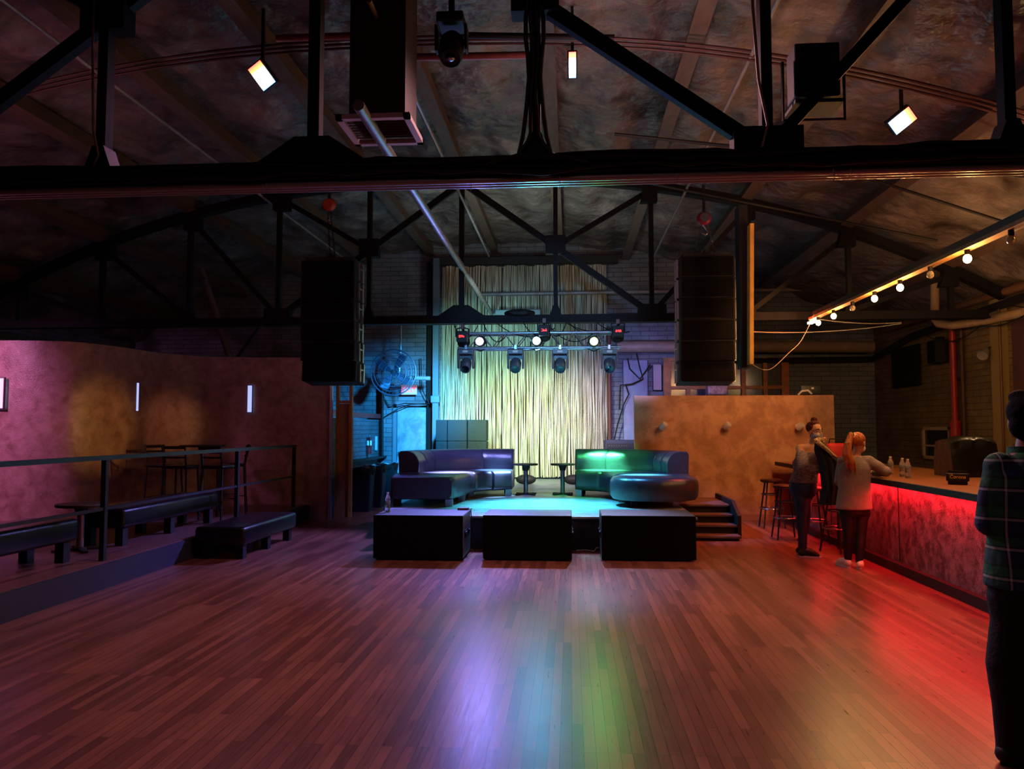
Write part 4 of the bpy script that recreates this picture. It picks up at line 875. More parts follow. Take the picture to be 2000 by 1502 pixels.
MB().box(q+Vector((0, 0, 0.18)), (0.03, 0.09, 0.03)).build('valve', CHROME, t); MB().tube([q+Vector((0, -0.03, 0.17)), q+Vector((0.03, -0.07, 0.1)), q+Vector((0.03, -0.06, -0.08))], 0.009, 6).build('hose', RUBBER, t)
q = atX(735, 866, -4.34); tag(MB().box(q, (0.05, 0.10, 0.32), bev=0.015).build('cup_dispenser', mat('pale_tube', 'a8b8c8', 0.4)), 'pale upright dispenser beside the fire extinguisher', 'dispenser')
BIN = mat('bin_plastic', '16181d', 0.45, 0, 0.1, 10)
for px, py, lab in ((712, 1003, 'black rubbish bin nearest the doorway, liner over its rim'), (742, 985, 'black rubbish bin in the middle of the row'), (762, 968, 'black rubbish bin farthest back by the blue door')):
    q = Vector(((-3.93, 14.15, 0), (-3.90, 14.95, 0), (-3.85, 15.75, 0))[(712, 742, 762).index(px)]); t = thing('rubbish_bin', lab, 'bin', (q.x, q.y+0.25, 0), 0.1, 'rubbish bins by the service wall')
    x_, y_ = q.x, q.y+0.25
    sq = lambda w_, z_: [(x_+w_*a, y_+w_*b_, z_) for a, b_ in ((-1, -.85), (-.85, -1), (.85, -1), (1, -.85), (1, .85), (.85, 1), (-.85, 1), (-1, .85))]
    MB().rings([sq(0.15, 0), sq(0.19, 0.80), sq(0.175, 0.80), sq(0.14, 0.05)]).build('bin_body', BIN, t)
    rg = []
    for z_, w_ in ((0.72, 0.200), (0.79, 0.206), (0.83, 0.204), (0.825, 0.185), (0.70, 0.165)):
        rg.append([(x_+w_*(math.cos(2*PI*k/24)*1.12 if True else 0)*(1+0.03*math.sin(k*2.7)), y_+w_*math.sin(2*PI*k/24)*1.12*(1+0.03*math.cos(k*3.1)), z_+0.015*math.sin(k*1.9)) for k in range(24)])
    MB().rings(rg, cap=False).build('bin_liner', mat('bin_bag', '0a0a0c', 0.3, bump=0.5, bscale=20), t, smooth=True)
    for s_ in (-1, 1): MB().box((x_+s_*0.20, y_, 0.70), (0.03, 0.12, 0.03), bev=0.006).build('handle', BIN, t)
# blue lit door on the back wall
t = struct(thing('door_2', None, None, (-3.75, 17.5, 0)))
a, b2 = atY(776, 796, 17.5), atY(835, 796, 17.5); dw = b2.x-a.x; dx = (a.x+b2.x)/2
MB().box((dx, 17.55, a.z/2), (dw, 0.06, a.z)).build('door_panel', plaster('door_paint', '9fb4bd', '6f8791', 3.0, 0.6), t)
for x_ in (a.x-0.05, b2.x+0.05): MB().box((x_, 17.53, a.z/2+0.03), (0.08, 0.12, a.z+0.1)).build('door_frame', mat('frame_paint', '6d7f8c', 0.6), t)
MB().box((dx, 17.53, a.z+0.05), (dw+0.2, 0.12, 0.08)).build('door_frame', mat('frame_paint2', '6d7f8c', 0.6), t)
MB().box((dx, 17.50, 1.0), (dw-0.06, 0.04, 0.05)).build('push_bar', CHROME, t)
MB().box((dx, 17.50, 0.95), (dw, 0.02, 0.008)).build('door_seam', BLACK, t)
a = atY(755, 800, 17.4); struct(MB().box((a.x, 17.45, 1.3), (0.28, 0.3, 2.6)).build('trim_pilaster', M_BACK))
a, b2 = atY(790, 753, 17.3), atY(812, 770, 17.3); c_ = (a+b2)/2; c_.x -= 0.02
t = thing('exit_sign', 'white exit sign with red letters above the blue lit door', 'sign', c_)
MB().box(c_, (0.36, 0.07, 0.22), bev=0.006).build('sign_body', mat('sign_face', 'd6cbd0', 0.5, emit=(0.75, 0.45, 0.65), estr=0.25), t)
text('EXIT', 0.17, mat('exit_red', 'ff2030', 0.5, emit=(1, 0.04, 0.08), estr=1.6), c_+Vector((0, -0.037, -0.012)), (PI/2, 0, 0), 'lettering', t, 0.002)
MB().box(c_+Vector((0, 0.15, 0)), (0.05, 0.25, 0.05)).build('mount', BLACK, t)
# pipe column with collar, dark slot beside it
a = atY(851, 800, 16.9); t = thing('wall_column', 'blue lit steel column left of the strip curtain', 'column', (a.x, 16.9, 0.43))
MB().box((a.x, 16.9, 2.9), (0.13, 0.13, 5.8-0.86)).build('shaft', mat('column_paint', '55707f', 0.5), t)
MB().box((a.x, 16.88, atY(851, 780, 16.9).z), (0.20, 0.20, 0.16), bev=0.02).build('collar', mat('column_collar', '5f7a88', 0.5), t)
t.children[0].data.transform(Matrix.Translation((0, 0, 0)))
a = atY(843, 700, 17.3); tag(MB().box((a.x-0.06, 17.42, 2.9), (0.13, 0.10, 5.0)).build('black_drape', mat('drape_black', '08080a', 0.9)), 'narrow black drape strip left of the steel column', 'drape')
# stacked dark cases left of the curtain, a 3 by 3 wall
CASE = mat('case_fabric', '0b171c', 0.7, 0, 0.15, 12, 0.3, 80)
x0c = atY(850, 840, 15.5).x; wc = [(-0.0, 0.24), (0.25, 0.40), (0.66, 0.39)]
rowz = ('bottom', 'middle', 'top'); coln = ('left', 'middle', 'right')
for r_ in range(3):
    for c2 in range(3):
        o_, w_ = wc[c2]; z0 = 0.43+r_*0.437
        cs = thing('storage_case', 'dark storage case, %s row and %s column of the stack behind the left sofa' % (rowz[r_], coln[c2]), 'case', (x0c+o_+w_/2, 15.7, z0), 0, 'dark cases stacked beside the curtain')
        MB().box((x0c+o_+w_/2, 15.7 + (0.05 if c2 == 0 else 0), z0+0.217), (w_-0.006, 0.40, 0.433), bev=0.01).build('case_body', CASE, cs)
        MB().box((x0c+o_+w_/2, 15.7-0.203+(0.05 if c2 == 0 else 0), z0+0.36), (0.09, 0.008, 0.02)).build('handle', BLACK, cs)
# fan
q = atY(768, 727, 15.8); t = thing('wall_fan', 'large round caged fan hanging high beside the exit sign', 'fan', q)
Rr = 0.48; sil = mat('fan_wire', '4a5266', 0.5, 0.3)
fr = thing('cage', None, None, (0, 0, 0)); fr.parent = t; del_ = fr
bpy.data.objects.remove(fr)
b = MB()
for yy, r_ in ((-0.10, 0.16), (-0.09, 0.30), (-0.06, 0.40), (0, Rr), (0.06, 0.42), (0.09, 0.30)):
    b.tube([(q.x+r_*math.cos(2*PI*k/40), q.y+yy, q.z+r_*math.sin(2*PI*k/40)) for k in range(40)], 0.006 if yy else 0.014, 5, close=True)
for k in range(36):
    a_ = 2*PI*k/36; c1_, s1_ = math.cos(a_), math.sin(a_)
    b.tube([(q.x+r_*c1_, q.y+yy, q.z+r_*s1_) for r_, yy in ((0.04, -0.11), (0.30, -0.09), (0.42, -0.05), (Rr, 0), (0.42, 0.06), (0.1, 0.10))], 0.0022, 4)
b.build('guard', sil, t)
for k in range(4):
    a_ = 0.95+PI/2*k; b = MB(); d_ = Vector((math.cos(a_), 0, math.sin(a_))); n_ = Vector((-math.sin(a_), 0, math.cos(a_)))
    prof_ = [(0.05, 0.03), (0.18, 0.09), (0.34, 0.11), (0.42, 0.07)]; up_ = [q+d_*r_+n_*w_+Vector((0, 0.03, 0)) for r_, w_ in prof_]; dn_ = [q+d_*r_-n_*w_*0.7-Vector((0, 0.03, 0)) for r_, w_ in prof_]
    b.prism(up_+dn_[::-1], (0, 0.005, 0)); b.build('blade', mat('fan_blade', '3c4458', 0.4, 0.4), t)
MB().lathe([(0.01, -0.06), (0.05, -0.05), (0.06, 0.0), (0.07, 0.12), (0.03, 0.16), (0.01, 0.16)], q, 16, (0, 1, 0)).build('motor', BLACK, t, smooth=True)
MB().tube([q+Vector((0.10, 0.14, 0.02)), q+Vector((0.12, 0.16, 0.5)), q+Vector((0.12, 0.16, 1.05))], 0.02, 8).build('hanger_pole', ALU, t)
MB().tube([q+Vector((0, 0.14, 0)), q+Vector((0.12, 0.16, 0.02))], 0.02, 8).build('hanger_arm', ALU, t)
MB().tube([q+Vector((0.12, 0.16, -0.1)), q+Vector((0.75, 0.20, -0.12))], 0.045, 10).build('side_arm', PIPE, t)
# wall heater bracket, cables on blue wall
for k, pts in enumerate((((747, 770), (760, 795), (790, 788), (835, 790)), ((750, 815), (775, 800), (800, 790), (838, 788)), ((822, 700), (824, 760), (835, 782), (840, 790)))):
    conduit('wall_cable', [atY(x_, y_, 17.2) for x_, y_ in pts], 0.012, RUBBER, ('black cable draped above the blue door, upper strand', 'black cable draped above the blue door, lower strand', 'black cable hanging down beside the exit sign')[k], 'cable', None, 6)
conduit('wall_pole', [atY(747, 745, 17.1), atY(747, 895, 17.1)], 0.025, BLACK, 'thin dark upright pole at the corner of the low service wall', 'pole')
# right of the curtain : pads, cable loops, amplifier
q = atY(1211, 870, 15.9); t = thing('guitar_amplifier', 'dark blue amplifier on stage behind the right sofa', 'amplifier', (q.x, 15.9, 0.43))
MB().box((q.x, 15.9, 0.43+0.45), (0.64, 0.35, 0.90), bev=0.02).build('cabinet', mat('amp_vinyl', '1c2338', 0.6, bump=0.2, bscale=150), t)
MB().box((q.x, 15.72, 0.43+0.38), (0.56, 0.01, 0.60)).build('speaker_cloth', mat('amp_cloth', '12162a', 0.8, bump=0.3, bscale=300), t)
MB().box((q.x, 15.715, 0.43+0.78), (0.56, 0.012, 0.10)).build('control_panel', BLACK, t)
b = MB()
for k in range(8): b.lathe([(0.002, 0), (0.011, 0), (0.010, 0.016), (0.002, 0.016)], (q.x-0.23+k*0.05, 15.708, 0.43+0.78), 10, (0, -1, 0))
b.build('knobs', CHROME, t)
a, b2 = atY(1243, 702, 17.2), atY(1243, 872, 17.2)
tag(MB().box((a.x-0.02, 17.3, (a.z+b2.z)/2), (0.55, 0.12, a.z-b2.z), bev=0.03).build('wall_panel', mat('pale_panel', '7f8aa6', 0.6, 0, 0.2, 4)), 'pale upright wall panel right of the strip curtain', 'panel')
for k, pts in enumerate((((1243, 690), (1250, 720), (1256, 740), (1235, 750), (1212, 752), (1210, 800)), ((1222, 750), (1228, 770), (1218, 790), (1206, 830), (1200, 858)), ((1270, 712), (1250, 740), (1230, 720), (1226, 700)))):
    conduit('wall_cable', [atY(x_, y_, 17.05) for x_, y_ in pts], 0.016, RUBBER, ('thick black cable looping across the pale wall panel', 'black cable falling to the blue amplifier', 'thin black cable crossing the pale wall panel top')[k], 'cable', None, 6)
a = atY(1190, 800, 17.2); conduit('stand_pipe', [atY(1189, 640, 17.1), Vector((atY(1189, 640, 17.1).x, 17.1, 0.43))], 0.05, mat('rust_brown', '5a3226', 0.6), 'dark brown upright pipe at the right edge of the curtain')
a, b2 = atY(1275, 712, 17.4), atY(1292, 762, 17.4)
tag(MB().box(((a.x+b2.x)/2, 17.45, (a.z+b2.z)/2), (b2.x-a.x, 0.2, a.z-b2.z), bev=0.01).build('junction_box', mat('box_grey', '9a90a0', 0.5)), 'pale junction box high on the wall left of the wooden window frame', 'box')
# wooden framed windows behind the partition
t = struct(thing('window_1', None, None, (2.6, 17.2, 2.0)))
YW = 17.3
zt_, zb2 = atY(1400, 700, YW).z, atY(1400, 800, YW).z
fm = mat('window_wood', 'a0622c', 0.55, 0, 0.3, 6)
for px in (1303, 1344, 1382, 1414, 1452, 1494, 1533): a = atY(px, 740, YW); MB().box((a.x, YW, (zt_+zb2)/2), (0.09 if px not in (1303, 1533) else 0.16, 0.08, zt_-zb2)).build('window_frame', fm, t)
xa_, xb_ = atY(1295, 740, YW).x, atY(1541, 740, YW).x
for py in (702, 757, 797): a = atY(1400, py, YW); MB().box(((xa_+xb_)/2, YW, a.z), (xb_-xa_, 0.07, 0.07)).build('window_frame', fm, t)
MB().box(((xa_+xb_)/2, YW+0.05, (zt_+zb2)/2), (xb_-xa_, 0.02, zt_-zb2)).build('pane', mat('dusty_glass', '3d4248', 0.15, 0, 0.3, 4), t)
q = atY(1400, 762, 16.6); tag(MB().box((q.x, 16.6, q.z), (0.42, 0.3, 0.22), bev=0.03).build('wrapped_parcel', mat('crinkled_wrap', 'a08a8c', 0.25, 0.2, 0.4, 12, 1.0, 25)), 'crinkled plastic wrapped parcel before the wooden window frame', 'parcel')
a = atY(1400, 762, 16.6); tag(MB().box((a.x, 16.65, a.z/2-0.06), (0.9, 0.5, a.z-0.13)).build('storage_cabinet', BLACK), 'black cabinet hidden behind the partition below the parcel', 'cabinet')
q = atY(1575, 768, 13.57); t = thing('tool_case', 'dark green case with white handle resting on the partition top', 'case', (q.x, 13.57, 2.13))
MB().box((q.x+0.06, 13.57, 2.22), (0.36, 0.16, 0.17), bev=0.03).build('case_body', mat('dark_green', '1f2a26', 0.5), t, smooth=True)
MB().tube([(q.x-0.16, 13.5, 2.135), (q.x-0.10, 13.48, 2.20), (q.x, 13.48, 2.21), (q.x+0.06, 13.48, 2.15)], 0.018, 8).build('handle', WHITE, t, smooth=True)
MB().box((q.x+0.08, 13.485, 2.25), (0.04, 0.01, 0.03)).build('latch', WHITE, t)
# ------------------------------------------------------------------ things on the right wall
XW = 6.74
def wallbox(pxa, pya, pxb, pyb, th): 
    a, b_ = atX(pxa, pya, XW), atX(pxb, pyb, XW); return a, b_, Vector((XW-th/2, (a.y+b_.y)/2, (a.z+b_.z)/2)), (th, abs(a.y-b_.y), abs(a.z-b_.z))
a, b_, c_, sz = wallbox(1745, 684, 1800, 752, 0.05); t = thing('wall_vent', 'square dark louvred panel high on the right wall', 'vent', c_)
MB().box(c_, sz, bev=0.006).build('panel_frame', STEEL, t); b = MB()
for k in range(12): b.box((c_.x-0.03, c_.y, c_.z-sz[2]*0.42+sz[2]*0.84*k/11), (0.012, sz[1]*0.88, 0.03), rot=(0, R(30), 0))
b.build('louvres', BLACK, t)
a, b_, c_, sz = wallbox(1805, 834, 1862, 900, 0.05); t = struct(thing('window_2', None, None, c_))
b = MB()
for s_ in (-1, 1): b.box((c_.x, c_.y+s_*(sz[1]/2-0.03), c_.z), (0.06, 0.06, sz[2]))
for s_ in (-1, 1): b.box((c_.x, c_.y, c_.z+s_*(sz[2]/2-0.03)), (0.06, sz[1], 0.06))
b.box((c_.x, c_.y, c_.z-0.05), (0.04, sz[1], 0.03)); b.build('window_frame', mat('cream_frame', 'b29a78', 0.5), t)
MB().box((c_.x+0.015, c_.y, c_.z), (0.01, sz[1]-0.08, sz[2]-0.08)).build('pane', mat('night_pane', '15120f', 0.1), t)
a, b_ = atX(1860, 655, 6.62), atX(1858, 862, 6.62); t = thing('red_riser_pipe', 'red sprinkler riser running down the right wall', 'pipe', (6.62, a.y, b_.z))
MB().cyl((6.62, a.y, a.z+0.2), (6.62, a.y, b_.z+0.35), 0.05).build('pipe', REDP, t, smooth=True); MB().cyl((6.62, a.y, b_.z+0.36), (6.62, a.y, b_.z-0.12), 0.085).build('valve_body', REDP, t, smooth=True)
MB().box((6.68, a.y, 2.4), (0.12, 0.05, 0.05)).build('wall_clip', BLACK, t)
conduit('brown_pipe', [(6.66, a.y-0.22, 3.5), (6.66, a.y-0.22, 1.2)], 0.03, mat('pipe_brown', '4c3018', 0.6), 'thin brown pipe beside the red riser')
q = [atX(1826, 560, 6.2), atX(1826, 622, 6.2)]
conduit('elbow_pipe', [q[0]+Vector((0, 0, .2)), q[0], q[1], q[1]+Vector((0.03, -0.06, -0.10)), q[1]+Vector((0.15, -0.30, -0.16)), q[1]+Vector((0.35, -0.9, -0.17)), q[1]+Vector((0.45, -1.8, -0.17))], 0.07, CREAM, 'cream pipe bending with an elbow under the roof at right')
a, b_, c_, sz = wallbox(1832, 668, 1856, 706, 0.2); t = thing('wall_speaker', 'black loudspeaker box high on the right wall by the red riser', 'speaker', c_)
MB().box(c_, (0.25, 0.32, 0.42), bev=0.02).build('cabinet', MATTE, t); MB().box(c_+Vector((-0.127, 0, 0)), (0.01, 0.28, 0.38)).build('grille', GRILLE, t); MB().box(c_+Vector((0.06, 0, 0.24)), (0.2, 0.04, 0.06)).build('bracket', STEEL, t)
q = atX(1922, 690, 6.5); t = thing('wall_spotlight', 'small grey spotlight on the right wall near the conduit', 'lamp', q)
MB().lathe([(0.01, 0.1), (0.05, 0.09), (0.07, 0.0), (0.08, -0.08), (0.01, -0.07)], q, 16, (0.6, 0.5, 0.5)).build('shade', PIPE, t, smooth=True); MB().tube([q, q+Vector((0.12, 0.05, 0.1)), q+Vector((0.24, 0.05, 0.1))], 0.012, 6).build('arm', BLACK, t)
a = atX(1952, 660, 6.70); struct(MB().box((6.69, a.y, 1.9), (0.12, 0.28, 3.8)).build('trim_pilaster_right', mat('pilaster_tan', '8a7448', 0.7)))
conduit('wall_conduit', [(6.60, a.y-0.2, 3.4), (6.60, a.y-0.2, 1.0)], 0.02, mat('conduit_brown', '5a3a24', 0.5), 'thin conduit running down the tan pilaster on the right wall')
struct(MB().box((6.72, a.y-2.3, 1.7), (0.06, 3.9, 3.0)).build('wall_right_panel', mat('maroon_wall', '4a2a2a', 0.7, 0, 0.2, 3)))
conduit('wall_ledger', [(3.0, 17.3, 3.05), (6.6, 17.3, 3.08), (6.62, 15.4, 3.35), (6.62, 11.0, 3.5)], 0.07, BLACK, 'dark ledger beam along the top of the back right corner', 'beam', None, 6)
for k in range(4):
    yy = 8.0+k*1.5; conduit('wall_wire', sag((6.55, yy, 3.45-0.05*k), (6.5, yy+2.2, 3.35), 0.12+0.05*k), 0.010, RUBBER, 'dark wire sagging along the top of the right wall, %s the viewer' % ('nearest', 'second from', 'third from', 'farthest from')[k], 'cable', 'wires along the right wall', 5)
conduit('wall_rail', [(6.55, 8, 3.62), (6.55, 16.5, 3.62)], 0.06, mat('rail_tan', '6a4a30', 0.6), 'tan beam under the roof along the right wall', 'beam')
# red bag on the far counter, socket adaptor on the left cabinet
q = atZ(1625, 895, 1.0)
q = Vector((4.05, 12.1, 1.0)); t = thing('shoulder_bag', 'red bag on the far end of the bar counter', 'bag', q)
c_ = MB().box((q.x, q.y, q.z+0.17), (0.30, 0.16, 0.33), bev=0.05, seg=3).build('bag_body', mat('red_bag', '9a1d20', 0.6, 0, 0.2, 8), t, smooth=True)
MB().tube([(q.x-0.12, q.y, q.z+0.30), (q.x-0.10, q.y, q.z+0.40), (q.x+0.10, q.y, q.z+0.40), (q.x+0.13, q.y, q.z+0.28)], 0.012, 6).build('strap', BLACK, t)
q = atZ(905, 996, 0.53); t = thing('power_strip', 'small reddish brown power strip on the left bass cabinet', 'power strip', (q.x, q.y, 0.53), 0.15)
MB().box((q.x, q.y, 0.545), (0.14, 0.08, 0.03), bev=0.006).build('strip_body', mat('strip_brown', '6a3a34', 0.5), t)
MB().tube([(q.x+0.07, q.y, 0.54), (q.x+0.11, q.y+0.01, 0.545), (-1.262, q.y+0.02, 0.53), (-1.250, q.y+0.01, 0.40), (-1.245, q.y, 0.15), (-1.22, q.y+0.1, 0.006)], 0.006, 6).build('cord', RUBBER, t, smooth=True)
q = atZ(1160, 1078, 0); conduit('floor_cord', [(q.x-0.22, q.y+0.02, 0.01), (q.x-0.1, q.y+0.05, 0.012), (q.x, q.y-0.05, 0.012), (q.x+0.03, q.y, 0.05), (q.x+0.12, q.y+0.12, 0.03)], 0.010, WIRE, 'pale cord on the floor between the middle and right bass cabinets', 'cord')
for px, lab in ((1018, 'dark gym bag lying behind the left stage table'), (1108, 'dark gym bag lying behind the right stage table')):
    q = atZ(px+12, 943, 0.43); tag(MB().ball((q.x, q.y-0.5, 0.53), 0.12, 3, (1.7, 1.0, 0.85)).build('gym_bag', mat('bag_black', '141210', 0.7, bump=0.5, bscale=12), smooth=True), lab, 'bag')
# ------------------------------------------------------------------ people
def blob(name, m, parent, shapes, voxel=0.008, smooth=5):
    b = MB()
    for sh in shapes:
        k = sh[0]
        if k == 't':      # tapered limb with round joints
            pts, rs = sh[1], sh[2]; b.tube(pts, rs, 14)
            for p_, r_ in zip(pts, rs): b.ball(p_, r_*1.0, 2)
        elif k == 'e': b.ball(sh[1], 1.0, 3, sh[2], sh[3] if len(sh) > 3 else None)
        elif k == 'r':    # torso rings (centre, half width, half depth), turned by yaw
            yaw = sh[2]; rr_ = []
            for c_, rx, ry in sh[1]:
                rr_.append([Vector(c_) + Vector((rx*math.cos(a)*math.cos(yaw) - ry*math.sin(a)*math.sin(yaw), rx*math.cos(a)*math.sin(yaw) + ry*math.sin(a)*math.cos(yaw), 0)) for a in [2*PI*q/24 for q in range(24)]])
            b.rings(rr_)
    o = b.build(name, m, parent, smooth=True)
    rm = o.modifiers.new('r', 'REMESH'); rm.mode = 'VOXEL'; rm.voxel_size = voxel; rm.use_smooth_shade = True
    sm = o.modifiers.new('s', 'SMOOTH'); sm.factor = 0.5; sm.iterations = smooth
    dg = bpy.context.evaluated_depsgraph_get(); dg.update()
    me = bpy.data.meshes.new_from_object(o.evaluated_get(dg)); old = o.data; o.modifiers.clear(); o.data = me; bpy.data.meshes.remove(old)
    me.name = name; me.materials.clear(); me.materials.append(m); me.polygons.foreach_set('use_smooth', [True]*len(me.polygons))
    return o
def hand(wr, d, n, side, curl=0.5, s=1.0):
    """wrist, direction, palm normal (the side fingers curl to), thumb side vector"""
    wr = Vector(wr); d = Vector(d).normalized(); n = Vector(n); n = (n - d*n.dot(d)).normalized(); t = Vector(side); t = (t - d*t.dot(d) - n*t.dot(n)).normalized()
    out = [('t', [wr, wr+d*0.03*s, wr+d*0.075*s], [0.024*s, 0.028*s, 0.03*s]), ('t', [wr+d*0.03*s-t*0.016*s, wr+d*0.082*s-t*0.026*s], [0.018*s, 0.014*s]), ('t', [wr+d*0.03*s+t*0.014*s, wr+d*0.082*s+t*0.026*s], [0.018*s, 0.014*s])]
    for k, L_ in enumerate((0.070, 0.080, 0.076, 0.060)):
        b0 = wr+d*0.084*s+t*(0.030-0.020*k)*s; a = 0.0; pts = [b0]; q = b0
        for j, f in enumerate((0.45, 0.3, 0.25)):
            a += curl*(0.5+0.5*j); q = q + (d*math.cos(a)+n*math.sin(a))*L_*f*s; pts.append(q)
        out.append(('t', pts, [0.0092*s, 0.009*s, 0.0082*s, 0.007*s]))
    b0 = wr+d*0.03*s+t*0.026*s; out.append(('t', [b0, b0+(d*0.6+t*0.8)*0.032*s, b0+(d*0.9+t*0.7)*0.055*s+n*0.010*s, b0+(d*1.2+t*0.6)*0.068*s+n*0.02*s], [0.013*s, 0.011*s, 0.0095*s, 0.008*s]))
    return out
def head(c, look, s=1.0, tilt=0.0):
    """skull, jaw, nose, ears as blob shapes; c = centre of head, look = facing direction"""
    c = Vector(c); f = Vector(look).normalized(); up = (Vector((0, 0, 1)) - f*f.z).normalized(); r = f.cross(up)
    yaw = math.atan2(f.y, f.x) - PI/2; P = lambda a, b_, c_: c + (r*a + f*b_ + up*c_)*s
    rot = (0, 0, yaw)
    sh = [('e', P(0, -0.012, 0.03), (0.076*s, 0.094*s, 0.086*s), rot), ('e', P(0, 0.022, -0.03), (0.060*s, 0.068*s, 0.078*s), rot), ('e', P(0, 0.050, -0.085), (0.030*s, 0.030*s, 0.024*s), rot),
          ('t', [P(0, 0.086, 0.012), P(0, 0.104, -0.022)], [0.008*s, 0.013*s]), ('e', P(0, 0.088, -0.055), (0.022*s, 0.010*s, 0.010*s), rot), ('e', P(0, 0.078, 0.028), (0.05*s, 0.014*s, 0.012*s), rot)]
    for q in (-1, 1): sh.append(('e', P(q*0.078, -0.008, -0.008), (0.012*s, 0.022*s, 0.032*s), rot))
    return sh, P
SKIN = mat('skin_fair', 'c48c72', 0.5, 0, 0.05, 10)
def eyes(P, t, s=1.0):
    for q in (-1, 1):
        MB().ball(P(q*0.031, 0.079, 0.010), 0.0115, 2, (1, 0.8, 0.7)).build('eye', WHITE, t, smooth=True)
        MB().ball(P(q*0.031, 0.087, 0.010), 0.0055, 2, (1, 0.7, 1)).build('iris', mat('iris', '2a1a12', 0.3), t, smooth=True)
        MB().tube([P(q*0.016, 0.091, 0.031), P(q*0.034, 0.090, 0.036), P(q*0.050, 0.080, 0.030)], 0.004, 6).build('eyebrow', mat('brow', '3a2418', 0.7), t, smooth=True)
def shoe(t, toe, heel, z, m, solem, w=0.042, nm='shoe'):
    a, b_ = Vector((*heel, z)), Vector((*toe, z)); d = (b_-a).normalized(); up = Vector((0, 0, 1))
    s_ = blob(nm, m, t, [('e', a+up*0.055+d*0.02, (w, w, 0.05)), ('t', [a+up*0.05, a.lerp(b_, 0.35)+up*0.062, a.lerp(b_, 0.65)+up*0.05, b_-d*0.03+up*0.034], [w*0.92, w*1.0, w*0.98, w*0.78]), ('t', [a+up*0.06+d*0.03, a+up*0.10+d*0.03], [w*0.85, w*0.8])], 0.007, 4)
    for v in s_.data.vertices:
        wz = v.co.z + t.location.z
        if wz < 0.016: v.co.z = 0.016 - t.location.z
    n = 18; poly = []
    L_ = (b_-a).length; sd = d.cross(up)
    for k in range(n):
        an = 2*PI*k/n; ln = math.cos(an); wd = math.sin(an)
        q = a.lerp(b_, 0.5) + d*(ln*(L_/2+0.028)) + sd*(wd*w*0.88*(1.0 if ln > -0.2 else 0.92)); poly.append((q.x, q.y, 0.001))
    MB().prism(poly, (0, 0, 0.022)).build('sole', solem, s_)
    return s_

